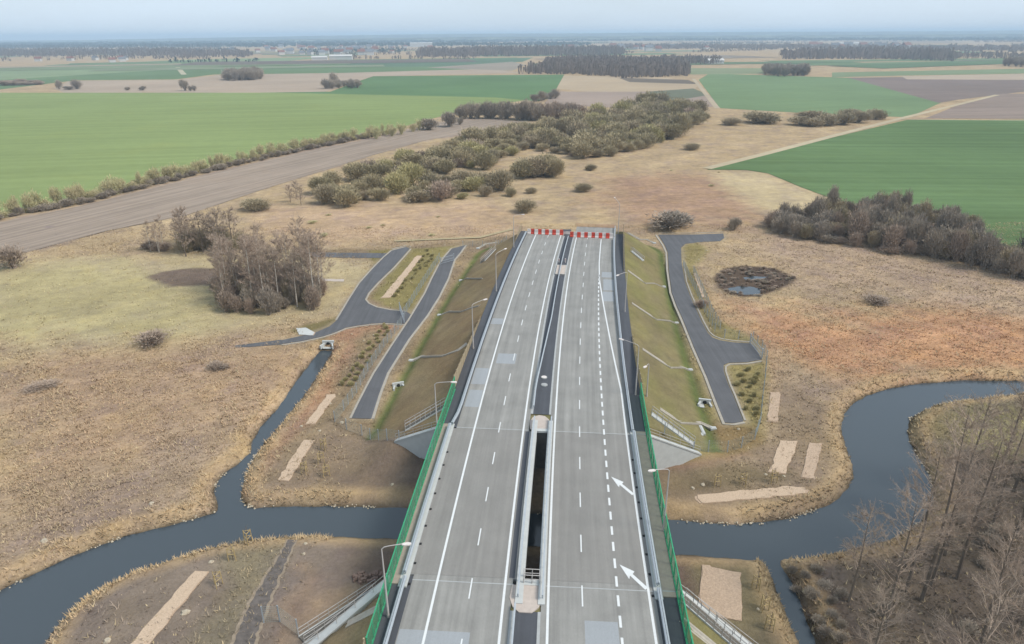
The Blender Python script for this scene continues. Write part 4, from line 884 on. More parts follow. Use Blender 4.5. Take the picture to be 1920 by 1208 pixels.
SAP = [((466, 1018), 'staked sapling on the left peninsula right at the water edge'), ((437, 1049), 'staked sapling on the left peninsula, just back from the water edge'), ((409, 1098), 'staked sapling on bare soil right of the longest gravel strip'),
       ((1343, 913), 'staked sapling left end of the row above the long pale gravel strip'), ((1394, 910), 'staked sapling in the middle of the row above the long pale gravel strip'), ((1449, 905), 'staked sapling right end of the row, below the pale gravel rectangle'),
       ((1418, 1104), 'staked sapling south of the river nearest the water, right of the square gravel bed'), ((1432, 1144), 'staked sapling in the middle of the row right of the square gravel bed'), ((1443, 1180), 'staked sapling nearest the camera, right of the square gravel bed'),
       ((602, 868), 'staked sapling on soil just right of the gravel strip above the river'), ((608, 843), 'staked sapling on soil, second behind the gravel strip above the river'), ((612, 893), 'staked sapling on soil between the gravel strip and the bridge shadow'), ((572, 888), 'staked sapling nearest the river on the left bank of the bridge')]
for k, (p, l) in enumerate(SAP):
    x, y = G(*p); z = float(H(np.array([x]), np.array([y]))[0])
    if k == 0: sp.location = (x, y, z); tag(sp, l, 'sapling', 'staked saplings'); sp.rotation_euler = (0, 0, .3)
    else: copy_thing(sp, (x, y, z), k * 1.1, None, l, 'staked saplings')
def rock_mesh(seed, rough=.3):
    R = random.Random(seed); m = MB(); pts = []; n = 7
    for j, (rr_, z) in enumerate(((.55, 0), (.6, .3), (.35, .58))): pts.append([(rr_ * (1 + R.uniform(-rough, rough)) * cos(2 * pi * i / n), rr_ * (1 + R.uniform(-rough, rough)) * sin(2 * pi * i / n), z + R.uniform(-.06, .06)) for i in range(n)])
    for j in range(2):
        for i in range(n): k = (i + 1) % n; m.face([pts[j][i], pts[j][k], pts[j + 1][k], pts[j + 1][i]])
    m.face(pts[2]); return m.mesh('boulder', M['stone'])
rocks = [rock_mesh(i) for i in range(4)]
for k, (px, py, s) in enumerate([(83, 1014, 1.3), (284, 945, 1.2), (347, 1150, 1.4), (201, 1203, 1.2), (396, 1054, .9), (407, 1097, .8), (736, 912, .8), (1299, 918, .9), (1318, 911, 1.0), (573, 1020, .8), (570, 1039, .7), (566, 800, .9), (600, 808, .8), (641, 793, 1.2), (620, 757, .7), (683, 640, .8), (700, 628, .7), (660, 627, .8),
        (1436, 890, .7), (1390, 895, .6), (1470, 893, .6), (1385, 805, .9), (1346, 475, .8), (1310, 487, .8), (1325, 470, .9), (834, 460, .9), (500, 957, .8), (1421, 1142, .6)]):
    x, y = G(px, py); z = float(H(np.array([x]), np.array([y]))[0]); o = bpy.data.objects.new('boulder', rocks[k % 4]); link(o); o.location = (x, y, z - .05); s *= .62; o.scale = (s, s * .8, s * .7); o.rotation_euler = (0, 0, k * 1.7)
    tag(o, 'small pale stone lying loose on the ground beside the works', 'stone', 'loose pale stones around the works')
for k, (px, py, l) in enumerate(((677, 1085, 'larger heap of brown rubble in the shade left of the bridge'), (702, 1083, 'smaller heap of dark rubble beside the bridge, next to the larger heap'))):
    x, y = G(px, py); R = random.Random(k); m = MB()
    for i in range(26):
        a, q = R.uniform(0, 6.28), R.uniform(0, 1.3) ; s = R.uniform(.25, .6); m.box((q * cos(a), q * sin(a) * .7, .35 * (1.3 - q) + .1), (s, s * .8, s * .6), R.uniform(0, 3), taper=.7)
    o = m.obj('rubble_heap', simple('brown_rubble', A(150, 125, 112), .3, 4)); o.location = (x, y, 0); tag(o, l, 'rubble')
# riprap along the banks
def riprap():
    segs = [(2, 15, .5), (27, 30, .6), (31, 46, .7), (62, 80, .4), (86, 89, .3)]; V = []; F = []; R = random.Random(9); n = 0
    for a, b, dens in segs:
        for i in range(a, b):
            p, q = np.array(river[i]), np.array(river[i + 1]); L = np.linalg.norm(q - p)
            for k in range(int(L * dens * R.choice([0, 1, 3, 6, 8]))):
                c = p + (q - p) * R.random() + np.array([R.gauss(0, .22), R.gauss(0, .22)]); s = R.uniform(.05, .15); z = float(WZ + .06 + R.uniform(-.05, .18))
                ca = R.uniform(0, 3); base = len(V)
                for dz in (-1, 1):
                    for ii, jj in ((-1, -1), (1, -1), (1, 1), (-1, 1)): f = 1 if dz < 0 else .65; V.append((c[0] + s * f * (ii * cos(ca) - jj * sin(ca)) * R.uniform(.7, 1.2), c[1] + s * f * (ii * sin(ca) + jj * cos(ca)) * R.uniform(.7, 1.2), z + dz * s * .5))
                for f in ((4, 5, 6, 7), (0, 1, 5, 4), (1, 2, 6, 5), (2, 3, 7, 6), (3, 0, 4, 7)): F.append(tuple(base + g for g in f))
    o = bpy.data.objects.new('riprap', big_mesh('riprap', np.array(V), np.array(F), M['stone'])); link(o); tag(o, kind='stuff')
riprap()
# ---------------------------------------------------------------- plants
def twig_tris(P, D, L, Wd, rng):
    """thin triangles at P pointing along D"""
    n = len(P); D = D / (np.linalg.norm(D, axis=1, keepdims=True) + 1e-9); R = rng.normal(size=(n, 3)); S_ = np.cross(D, R); S_ /= (np.linalg.norm(S_, axis=1, keepdims=True) + 1e-9)
    L = np.asarray(L)[:, None] if np.ndim(L) else L; Wd = np.asarray(Wd)[:, None] if np.ndim(Wd) else Wd
    V = np.stack([P - S_ * Wd, P + S_ * Wd, P + D * L], 1).reshape(-1, 3); return V, np.arange(3 * n).reshape(-1, 3)
def np_mesh(name, parts, mat):
    V = []; F = []; k = 0
    for v, f in parts: V.append(v); F.append(f + k); k += len(v)
    return big_mesh(name, np.concatenate(V), np.concatenate(F), mat)
def ribs(paths, r0, r1):
    """three-sided tapered stems; paths (n,m,3)"""
    n, m, _ = paths.shape; V = []; a = np.linspace(0, 2 * pi, 4)[:3]
    rad = np.linspace(1, 0, m)[None, :, None, None] * (r0 - r1)[:, None, None, None] + r1[:, None, None, None] if np.ndim(r0) else (np.linspace(r0, r1, m)[None, :, None, None] * np.ones((n, 1, 1, 1)))
    off = np.stack([np.cos(a), np.sin(a), 0 * a], 1)[None, None]; V = paths[:, :, None, :] + off * rad; V = V.reshape(-1, 3)
    idx = np.arange(n * m * 3).reshape(n, m, 3); F = []
    for j in range(3):
        k = (j + 1) % 3; A_, B_, C_, D_ = idx[:, :-1, j], idx[:, :-1, k], idx[:, 1:, k], idx[:, 1:, j]
        F += [np.stack([A_, B_, C_], -1).reshape(-1, 3), np.stack([A_, C_, D_], -1).reshape(-1, 3)]
    return V, np.concatenate(F)
def bush_mesh(seed, mat, ntw=1500, tw=.05, flat=.0, airy=.5, stems=26, lobes=5):
    """rounded shrub of unit width and height made of stems and twigs, with lobes, gaps and a ragged outline"""
    r = np.random.default_rng(seed); c = [(0, 0, .5, .42)] + [(r.uniform(-.26, .26), r.uniform(-.26, .26), r.uniform(.32, .66), r.uniform(.2, .32)) for _ in range(lobes)]
    c = np.array(c); w = c[:, 3] ** 2; pick = r.choice(len(c), ntw, p=w / w.sum()); U = r.normal(size=(ntw, 3)); U /= np.linalg.norm(U, axis=1, keepdims=True)
    q = r.uniform(0, 1, ntw) ** airy * r.uniform(.72, 1.3, ntw); P = c[pick, :3] + U * (c[pick, 3] * q)[:, None]; P[:, 2] = np.abs(P[:, 2]) * 1.02; P[:, 2] = np.minimum(P[:, 2], 1.0 + .04 * r.normal(size=ntw))
    D = np.stack([P[:, 0], P[:, 1], P[:, 2] * .8 + .25], 1) + .35 * r.normal(size=(ntw, 3)) * .5
    parts = [twig_tris(P, D, r.uniform(.06, .15, ntw), tw * r.uniform(.25, .6, ntw), r)]
    e = c[r.integers(0, len(c), stems), :3] + r.normal(size=(stems, 3)) * .12; e[:, 2] = np.abs(e[:, 2]) + .1; s = r.normal(size=(stems, 3)) * .05; s[:, 2] = -.02
    t = np.linspace(0, 1, 4)[None, :, None]; paths = s[:, None] * (1 - t) + e[:, None] * t; paths[:, :, 2] = s[:, 2:3] * (1 - t[..., 0]) + e[:, 2:3] * t[..., 0] ** .8
    parts.append(ribs(paths, .012, .004)); return np_mesh('shrub', parts, mat)
def tree_meshes(seed, tmat, cmat, h=15.0, r0=.2, spread=.28, ntw=3600, lo=.3, limbs=26, tw=.02, tl=.7, lean=.0, multi=1, up=.9):
    """bare tree: trunk mesh and crown mesh (limbs, branches, twigs), real metres"""
    r = np.random.default_rng(seed); t = np.linspace(0, 1, 9); trunks = []
    for k in range(multi):
        a = r.uniform(0, 6.28); off = .0 if multi == 1 else .5; b = np.stack([off * cos(a) + (lean + (.06 if multi > 1 else 0)) * h * cos(a) * t ** 1.5 + .12 * np.sin(t * 5 + k), off * sin(a) + .12 * np.cos(t * 4 + 2 * k) + (lean + (.06 if multi > 1 else 0)) * h * sin(a) * t ** 1.5, -.2 + h * t * r.uniform(.88, 1)], 1); trunks.append(b)
    m = MB()
    for b in trunks:
        for i in range(8): m.tube(b[i], b[i + 1], r0 * (1 - .92 * t[i]) / sqrt(multi), r0 * (1 - .92 * t[i + 1]) / sqrt(multi), 6, caps=i == 0)
    tm = m.mesh('trunk', tmat); L1 = []; 
    for k in range(limbs):
        b = trunks[k % multi]; f = lo + (1 - lo) * (k + r.random()) / limbs * .97; p = np.array([np.interp(f, t, b[:, i]) for i in range(3)]); a = r.uniform(0, 6.28); ln = h * spread * (1.15 - f) ** .7 * r.uniform(.7, 1.25); s = np.linspace(0, 1, 5)[:, None]
        L1.append(p + s * np.array([cos(a), sin(a), 0]) * ln + s ** 1.3 * np.array([0, 0, 1]) * ln * up * r.uniform(.7, 1.2) + .04 * ln * r.normal(size=(5, 3)) * s)
    L1 = np.array(L1); parts = [ribs(L1, .055 * r0 / .2, .018)]; n2 = limbs * 6; i = r.integers(0, limbs, n2); f = r.uniform(.25, 1, n2); j = np.minimum((f * 4).astype(int), 3); u = (f * 4 - j)[:, None]; p = L1[i, j] * (1 - u) + L1[i, j + 1] * u
    d = (L1[i, 4] - L1[i, 0]); d /= np.linalg.norm(d, axis=1, keepdims=True); d = d + .7 * r.normal(size=(n2, 3)); d[:, 2] = np.abs(d[:, 2]) * .7 + .35; d /= np.linalg.norm(d, axis=1, keepdims=True); ln = h * .085 * r.uniform(.5, 1.3, n2); s = np.linspace(0, 1, 3)[None, :, None]
    L2 = p[:, None] + d[:, None] * s * ln[:, None, None]; parts.append(ribs(L2, .022, .009)); i = r.integers(0, n2, ntw); f = r.uniform(.1, 1, ntw)[:, None]; p = L2[i, 0] * (1 - f) + L2[i, 2] * f; dd = d[i] + .8 * r.normal(size=(ntw, 3)); dd[:, 2] += .3
    parts.append(twig_tris(p, dd, r.uniform(.4, 1, ntw) * tl, tw * r.uniform(.6, 1.3, ntw), r)); return tm, np_mesh('crown', parts, cmat)
def gz(x, y): return float(H(np.array([x]), np.array([y]))[0])

BUSH = {'willow': [bush_mesh(10 + i, M['willow'], 4600, .032) for i in range(5)], 'willow_y': [bush_mesh(20 + i, M['willow_y'], 4600, .032) for i in range(3)], 'grey': [bush_mesh(30 + i, M['grey'], 4600, .032, airy=.45) for i in range(4)],
        'hedge': [bush_mesh(40 + i, M['hedge'], 800, .04, airy=.8, stems=60) for i in range(5)], 'brown': [bush_mesh(50 + i, M['twig'], 2600, .036, airy=.6, stems=44) for i in range(4)], 'dark': [bush_mesh(60 + i, M['twig_d'], 2800, .036, airy=.6, stems=50) for i in range(5)]}
def bush(kind, x, y, w, h, name, label, cat, group=None, d=None):
    o = bpy.data.objects.new(name, random.choice(BUSH[kind])); link(o); o.location = (x, y, gz(x, y) - .1); o.rotation_euler = (0, 0, random.uniform(0, 6.28)); o.scale = (w, d or w, h); return tag(o, label, cat, group)
def px_bush(kind, px, py, wpx, hpx, name, label, cat='bush', group=None):
    x, y = G(px, py); dep = hypot(y, CZ); y += wpx * dep / 1280 * .45; dep = hypot(hypot(x * 0, y), CZ); w = wpx * dep / 1280; return bush(kind, x, y, w * 1.06, max(.8, hpx * dep / 1280 * .82), name, label, cat, group)
def scatter(poly, n, sp, rng=random, tries=60):
    x0, x1 = min(p[0] for p in poly), max(p[0] for p in poly); y0, y1 = min(p[1] for p in poly), max(p[1] for p in poly); N = n * tries
    X_ = np.array([rng.uniform(x0, x1) for _ in range(N)]); Y_ = np.array([rng.uniform(y0, y1) for _ in range(N)]); ok = sdf(poly, X_, Y_) < 0; out = []
    for x, y in zip(X_[ok], Y_[ok]):
        if all((x - a) ** 2 + (y - b) ** 2 > sp * sp for a, b in out): out.append((x, y))
        if len(out) >= n: break
    return out

# the long willow thicket beyond the road's end
TH = [([(600, 388), (705, 390), (712, 372), (700, 350), (640, 345), (600, 352)], 8), ([(735, 372), (860, 378), (975, 370), (975, 360), (940, 350), (870, 345), (760, 345)], 8),
      ([(700, 355), (760, 345), (850, 325), (930, 300), (1000, 280), (1090, 300), (1170, 292), (1260, 262), (1325, 225), (1300, 218), (1215, 215), (1120, 222), (1040, 250), (940, 262), (880, 275), (800, 295), (720, 320), (640, 345)], 9.5),
      ([(970, 336), (1040, 338), (1045, 325), (1000, 318)], 7), ([(850, 320), (935, 320), (930, 305), (860, 305)], 8), ([(1170, 222), (1300, 222), (1320, 212), (1210, 203), (1160, 208)], 10)]
cnt = 0
for px, sp in TH:
    poly = GP(px); a = abs(sum(p[0] * q[1] - q[0] * p[1] for p, q in zip(poly, poly[1:] + poly[:1]))) / 2
    for x, y in scatter(poly, int(a / (sp * sp) * .95), sp * .72):
        u = random.random(); s = random.choice([.55, .7, .85, 1.0, 1.15, 1.35]) * random.uniform(.9, 1.1) * (1.0 if y < 380 else 1.15); w = sp * 1.15 * s; h = random.uniform(5.5, 8.5) * s * (1.15 if y > 420 else .9)
        k, l = (('willow', 'olive-grey willow in the long thicket beyond the road end') if u < .58 else ('willow_y', 'yellow-green budding willow in the long thicket beyond the road end') if u < .72 else ('grey', 'dark grey shrub in the long thicket beyond the road end') if u < .93 else ('brown', 'leafless brown shrub in the long thicket beyond the road end'))
        if cnt < 300: bush(k, x, y, w, h, 'willow_bush', l, 'bush', 'long thicket beyond the road: ' + k)
        cnt += 1
for a in [('grey', 985, 403, 44, 30, 'round grey bush standing alone just left of the barriers'), ('grey', 473, 401, 52, 28, 'dark rounded bush alone left of the thicket'), ('grey', 783, 382, 50, 24, 'low bush detached in front of the left end of the thicket'), ('grey', 1094, 363, 34, 20, 'small bush in the meadow right of the thicket front'),
          ('grey', 1297, 283, 30, 15, 'small bush right of the thicket, nearest the dark green field corner'), ('grey', 1376, 237, 38, 17, 'left and smaller of two rounded bushes below the right-hand field'), ('grey', 1441, 235, 68, 24, 'larger rounded bush below the right-hand field'), ('grey', 1005, 337, 84, 42, 'big domed grey bush in front of the thicket middle'),
          ('grey', 1109, 321, 22, 14, 'tiny bush hugging the thicket front edge'), ('grey', 997, 365, 22, 14, 'tiny bush between the thicket and the barriers'), ('brown', 270, 658, 70, 28, 'reddish brown scrub clump on the yellow meadow'), ('brown', 400, 700, 40, 18, 'low brown scrub in the left meadow'),
          ('brown', 1655, 575, 52, 15, 'low brown tussock in the right-hand reed meadow'), ('grey', 1560, 330, 0.1, 0.1, ''), ('brown', 8, 512, 62, 52, 'dark brown bush cut by the left edge of the picture'), ('brown', 1680, 480, 40, 22, 'small brown bush in front of the right wood'),
          ('brown', 60, 740, 60, 12, 'low brown tussock far left of the meadow'), ('brown', 1318, 580, 30, 18, 'dark weeds by the outer fence near the pond'), ('dark', 1265, 437, 90, 36, 'thin purple-brown scrub behind the corner of the right access road'), ('dark', 1380, 435, 30, 30, 'single thin scrub bush at the end of the right access road')]:
    if a[3] > 1: px_bush(a[0], a[1], a[2], a[3], a[4], 'bush', a[5])
for k, (px, py, w, h) in enumerate([(1510, 238, 46, 20), (1535, 240, 40, 18), (1560, 238, 48, 24), (1590, 236, 44, 26), (1620, 232, 44, 24), (1650, 226, 40, 22), (1540, 228, 50, 20), (1600, 226, 50, 22), (1512, 226, 36, 16)]):
    px_bush('grey', px, py, w, h, 'bush', 'grey bush in the cluster at the dark green field corner', 'bush', 'bush cluster at the field corner')
for k in range(11): 
    x, y = random.choice(scatter(GP([(500, 395), (960, 410), (960, 440), (620, 450)]), 6, 4)) if k < 8 else random.choice(scatter(GP([(1160, 330), (1420, 300), (1450, 380), (1200, 400)]), 6, 4)); s = random.uniform(1.2, 2.6); bush('hedge', x, y, s * 1.6, s * .5, 'tussock', 'low brown tussock in the dry meadow beyond the barriers', 'tussock', 'brown tussocks in the dry meadow')
# rows and clumps of shrubs
def row(pts, n, kind, w, h, name, label, group, jit=2.0, cat='shrub'):
    P = GP(pts); L = np.cumsum([0] + [hypot(b[0] - a[0], b[1] - a[1]) for a, b in zip(P, P[1:])])
    for i in range(n):
        s = L[-1] * (i + random.uniform(.2, .8)) / n; x = np.interp(s, L, [p[0] for p in P]) + random.uniform(-jit, jit); y = np.interp(s, L, [p[1] for p in P]) + random.uniform(-jit, jit); ww, hh = random.uniform(*w), random.uniform(*h); bush(kind, x, y, ww, hh, name, label, cat, group)
row([(-150, 450), (0, 408), (150, 380), (300, 342), (450, 306), (600, 274), (740, 250)], 150, 'hedge', (3, 8), (2.5, 8.5), 'hedge_shrub', 'thin grey-green shrub in the long hedge along the bright green field', 'shrubs of the hedge along the bright field')
row([(-150, 452), (0, 410), (150, 383), (300, 345), (450, 309), (600, 276), (700, 256)], 75, 'dark', (3.5, 7), (1.6, 3.6), 'hedge_undergrowth', 'low dark undergrowth at the foot of the long hedge', 'dark undergrowth of the hedge', 1.2)
row([(870, 222), (900, 222), (960, 224), (1010, 226)], 24, 'dark', (9, 14), (9, 17), 'bare_shrub', 'dark bare tree in the copse left of the thicket', 'dark copse at the field corner', 5, 'tree')
row([(1000, 226), (1040, 224), (1085, 218)], 16, 'brown', (9, 14), (9, 14), 'bare_shrub', 'paler bare tree at the copse right end', 'pale copse at the field corner', 5, 'tree')
row([(1000, 192), (1048, 184)], 5, 'dark', (8, 12), (7, 10), 'bare_shrub', 'small tree in the line above the copse', 'small trees above the copse', 2, 'tree')
row([(700, 262), (770, 248), (800, 240)], 6, 'hedge', (6, 9), (6, 9), 'hedge_shrub', 'loose shrub where the hedge thins out', 'loose shrubs at the hedge end', 3)
for px, py, w, h, l in ((802, 246, 36, 26, 'left of three dark trees between the hedge and the copse'), (842, 240, 34, 34, 'tallest of three dark trees between the hedge and the copse'), (861, 235, 14, 16, 'smallest of three dark trees between the hedge and the copse')): px_bush('dark', px, py, w, h, 'tree', l, 'tree')
# wood along the dark green field on the right
for x, y in scatter(GP([(1440, 432), (1500, 450), (1600, 462), (1700, 478), (1790, 492), (1850, 515), (1960, 532), (2050, 520), (1900, 495), (1830, 465), (1815, 430), (1740, 415), (1640, 402), (1560, 404), (1500, 412), (1450, 418)]), 260, 3.1):
    bush(random.choice(['dark', 'dark', 'dark', 'grey', 'brown']), x, y, random.uniform(4, 7.5), random.choice([.6, .8, 1, 1.25]) * random.uniform(4.5, 7.5) * (1.25 if 105 < x < 140 else .9), 'bare_shrub', 'dark bare tree in the wood in front of the dark green field', 'tree', 'wood in front of the dark green field')
for x, y in scatter(GP([(1900, 500), (2000, 520), (2150, 560), (2150, 470), (1960, 470)]), 14, 5): bush('dark', x, y, 9, random.uniform(10, 15), 'bare_shrub', 'tall dark bare tree behind the meadow at the right edge', 'tree', 'tall trees at the right edge')

# bare trees
BT = [tree_meshes(100 + i, M['birch'], M['twig'], 19, .22, .2, 3600, .28, 34, .028, .9, multi=1 + i % 2) for i in range(3)]
ROUND = [tree_meshes(120 + i, M['bark'], M['twig'], 15, .24, .3, 4200, .15, 34, .035, .9) for i in range(2)]
ALD = [tree_meshes(140 + i, M['bark'], M['twig'], 19 + 1.2 * i, 0.22, .19, 4600, .34, 32, .012, .7, lean=.01 * i, up=.75) for i in range(4)]
def tree_thing(proto, x, y, s, label, group=None, cat='tree', name='bare_tree'):
    r = empty(name, (x, y, gz(x, y)), random.uniform(0, 6.28), label, cat, group); r.scale = (s, s, s * random.uniform(.92, 1.08))
    for nme, me in zip(('trunk', 'crown'), proto): link(bpy.data.objects.new(nme, me), r)
    return r
for i, (x, y) in enumerate(scatter(GP([(405, 560), (420, 586), (500, 590), (590, 575), (612, 555), (590, 530), (480, 525), (420, 535)]), 34, 2.5)):
    tree_thing(BT[i % 3], x, y, random.uniform(.72, 1.0), 'pale-trunked birch in the clump left of the access roads', 'birch clump on the left', name='birch_tree')
for x, y in scatter(GP([(402, 570), (425, 588), (500, 592), (590, 582), (616, 555), (590, 530), (480, 525), (415, 535)]), 60, 1.9): bush(random.choice(['dark', 'brown', 'grey']), x, y, random.uniform(2.8, 4.8), random.uniform(3.0, 7.5), 'low_shrub', 'dark twiggy undergrowth among the left birches', 'shrub', 'undergrowth of the birch clump')
for i, (x, y) in enumerate(scatter(GP([(335, 470), (350, 482), (430, 480), (440, 462), (400, 450), (345, 455)]), 9, 3.5)): tree_thing(ROUND[i % 2], x, y, random.uniform(.7, 1.0), 'bare spreading tree behind the birch clump', 'copse behind the birches')
for x, y in scatter(GP([(335, 470), (350, 482), (430, 480), (470, 470), (400, 450), (345, 455)]), 14, 3.2): bush('grey', x, y, random.uniform(4, 7), random.uniform(4, 7), 'low_shrub', 'olive undergrowth behind the birch clump', 'shrub', 'undergrowth behind the birches')
for k, (px, py) in enumerate(((283, 471), (298, 474), (308, 470))): x, y = G(px, py); tree_thing(BT[k], x, y, .5 + .04 * k, '%s of three slim bare trees left of the copse' % ('left', 'middle', 'right')[k])
for k, (px, py) in enumerate(((275, 470), (290, 474), (305, 474))): px_bush('brown', px, py, 26, 22, 'low_shrub', '%s brown shrub under the three slim trees left of the copse' % ('leftmost', 'middle', 'rightmost')[k], 'shrub')
for k, (px, py, s) in enumerate(((545, 380, .55), (565, 385, .5), (556, 370, .5))): x, y = G(px, py); tree_thing(ROUND[k % 2], x, y, s, '%s thin brown tree at the left tip of the willow thicket' % ('nearest', 'right', 'rear')[k])
# riverside alders, bottom right
RW = GP([(1545, 1100), (1530, 1140), (1570, 1230), (1640, 1420), (2400, 1500), (2300, 900), (2050, 860), (1930, 880), (1850, 920), (1790, 960), (1740, 1000), (1690, 1030), (1600, 1060)])
ald = scatter(RW, 46, 3.8)
for k, (px, py) in enumerate(((1862, 930), (1700, 1110), (1745, 1100), (1770, 1040), (1660, 1180), (1900, 1010))): ald.append(G(px, py))
for i, (x, y) in enumerate(ald): tree_thing(ALD[i % 4], x, y, random.uniform(.75, 1.1), 'tall slender bare tree in the riverside wood at the lower right', 'riverside wood at the lower right')
for x, y in scatter(RW, 22, 3.0): bush('dark', x, y, random.uniform(1.8, 3.6), random.uniform(.8, 2.2), 'low_shrub', 'low twiggy undergrowth in the riverside wood at the lower right', 'shrub', 'undergrowth of the riverside wood')
for x, y in scatter(GP([(1480, 1062), (1525, 1058), (1560, 1110), (1610, 1215), (1560, 1215), (1510, 1120)]), 12, 1.6): bush('dark', x, y, random.uniform(1.2, 2.2), random.uniform(.5, 1.1), 'low_shrub', 'dark scrub on the side channel bank', 'shrub', 'dark scrub on the channel bank')
# young yellowish plants in rows beside the left road and by the fences
for x, y in scatter(GP([(715, 612), (735, 612), (700, 665), (660, 730), (640, 725)]), 26, 1.6) + scatter(GP([(760, 545), (800, 500), (815, 478), (800, 470), (765, 520), (735, 560)]), 20, 2.0) + scatter(GP([(1375, 700), (1420, 690), (1420, 780), (1400, 780)]), 14, 1.8): bush('willow_y', x, y, random.uniform(.8, 1.5), random.uniform(.7, 1.2), 'young_shrub', 'small yellowish shrub newly planted beside an access road', 'shrub', 'young shrubs beside the access roads')

# dark reeds round the pond
for x, y in [q for q in scatter(pond_hole, 90, 1.0) if min(sdf(pond, np.array([q[0]]), np.array([q[1]]))[0], sdf(pond_b, np.array([q[0]]), np.array([q[1]]))[0]) > .3 * random.random()]: w_ = random.uniform(.7, 2.4); bush(random.choice(['dark', 'brown', 'brown']), x, y, w_, random.uniform(.35, 1.0), 'reed_clump', 'dark reed clump in the small round pond', 'reeds', 'reeds of the small pond')
# dry grass and reeds: real tufts near the camera
def tufts():
    r = np.random.default_rng(5); N = 260000; Y_ = 42 + 190 * r.random(N) ** 1.25; X_ = r.uniform(-1, 1, N) * (.82 * Y_ + 22)
    k = (X_ > -190) & (X_ < 190); X_, Y_ = X_[k], Y_[k]; C = ground_colour(X_, Y_); d = sdf(river, X_, Y_); dp = sdf(pond_hole, X_, Y_)
    t, side, end = emb_dist(X_, Y_); road = np.zeros(X_.shape, bool)
    for L in ROADS: road |= sdf(L, X_, Y_) < .6
    dens = np.clip((C[:, 3] - .42) * 1.7, 0, 1); dens = np.maximum(dens, (d < 2.2) * .9); keep = (d > .15) & (dp > -.6) & ((side > 12.5) | (end > 9)) & ~road & (r.random(len(X_)) < dens * (.35 + .65 * (wob(X_, Y_, 3.3, 9) > -.25)))
    X_, Y_, C, d = X_[keep], Y_[keep], C[keep], d[keep]; n = len(X_); Z_ = H(X_, Y_); reed = d < 2.0
    hh = r.uniform(.12, .38, n) * (1 + .5 * (wob(X_, Y_, 5, 4) > .2)); hh = np.where(reed, r.uniform(.2, .55, n), hh); Vs = []; cs = []
    var = r.normal(1.0, .13, n).clip(.6, 1.4); col = C[:, :3] * var[:, None] * 1.35; pale = r.random(n) < .16; col[pale] = np.array(A(212, 190, 152)) * var[pale][:, None]; dk = r.random(n) < .10; col[dk] *= .72
    for b in range(3):
        a = r.uniform(0, 2 * pi, n); ln = r.uniform(.5, 1.6, n) * hh; w = r.uniform(.04, .11, n); ox, oy = r.uniform(-.15, .15, n), r.uniform(-.15, .15, n); base = np.stack([X_ + ox, Y_ + oy, Z_ - .05], 1); s = np.stack([-np.sin(a) * w, np.cos(a) * w, 0 * a], 1)
        Vs.append(np.stack([base - s, base + s, base + np.stack([np.cos(a) * ln, np.sin(a) * ln, hh], 1)], 1)); cs.append(np.repeat(np.concatenate([col, np.ones((n, 1))], 1)[:, None], 3, 1))
    V = np.concatenate(Vs).reshape(-1, 3); C_ = np.concatenate(cs).reshape(-1, 4); o = bpy.data.objects.new('dry_grass', big_mesh('dry_grass', V, np.arange(len(V)).reshape(-1, 3), M['grass_tuft'], C_)); link(o); tag(o, kind='stuff')
tufts()

def nth(i):
    T = ['', 'first', 'second', 'third', 'fourth', 'fifth', 'sixth', 'seventh', 'eighth', 'ninth', 'tenth', 'eleventh', 'twelfth', 'thirteenth', 'fourteenth', 'fifteenth', 'sixteenth', 'seventeenth', 'eighteenth', 'nineteenth', 'twentieth']
    return T[i] if i <= 20 else 'twenty-' + T[i - 20] if i < 30 else 'thirtieth' if i == 30 else 'thirty-' + T[i - 30]
# ---------------------------------------------------------------- far woods, far trees, villages
def crown_set(pts, name, mat, h=(11, 17), w=(7, 12), conif=False, kind='stuff', k=12):
    """each tree a ragged bundle of upright sprays, some narrow at the foot, some at the tip"""
    r = np.random.default_rng(len(pts)); P = np.repeat(np.array(pts), k, 0); n = len(P); hh = np.repeat(r.uniform(*h, len(pts)), k); ww = np.repeat(r.uniform(*w, len(pts)), k) / 2
    a = r.uniform(0, 6.28, n); q = np.sqrt(r.random(n)) * ww; x = P[:, 0] + q * np.cos(a); y = P[:, 1] + q * np.sin(a); top = hh * (1 - .45 * (q / ww) ** 2) * r.uniform(.75, 1.05, n); bw = ww * r.uniform(.12, .34, n); f = r.uniform(0, pi, n); dx, dy = np.cos(f) * bw, np.sin(f) * bw * .3; lo = np.where(r.random(n) < .55, 0, top * r.uniform(.1, .5, n)); up = r.random(n) < .35; j = r.normal(size=n) * bw * .7
    z0 = np.where(up, lo, top); z1 = np.where(up, top, lo)
    V = np.stack([np.stack([x - dx, y - dy, z0], 1), np.stack([x + dx, y + dy, z0 * .97], 1), np.stack([x + j, y, z1], 1)], 1).reshape(-1, 3)
    o = bpy.data.objects.new(name, big_mesh(name, V, np.arange(len(V)).reshape(-1, 3), mat)); link(o)
    if kind: tag(o, kind=kind)
    return o
gz_far = 0.0
def far_wood(px, n, sp, mat='forest', h=(12, 18), w=(9, 15), conif=False):
    poly = GP(px); pts = scatter(poly, n, sp, tries=12)
    if pts: crown_set(pts, 'far_wood', M[mat], h, w, conif)
far_wood([(975, 139), (1080, 140), (1180, 147), (1290, 143), (1285, 130), (1250, 122), (1120, 116), (1030, 120), (1020, 133)], 1100, 8, h=(14, 23))
far_wood([(1462, 112), (1550, 111), (1680, 112), (1790, 116), (1770, 106), (1620, 103), (1470, 107)], 420, 14, h=(16, 30), w=(14, 22))
far_wood([(780, 108), (960, 106), (1170, 103), (1160, 97), (960, 98), (800, 102)], 520, 16, h=(20, 30), w=(16, 26))
far_wood([(0, 106), (180, 105), (470, 108), (470, 102), (300, 97), (0, 99), (-300, 104)], 600, 18, h=(16, 26), w=(18, 30))
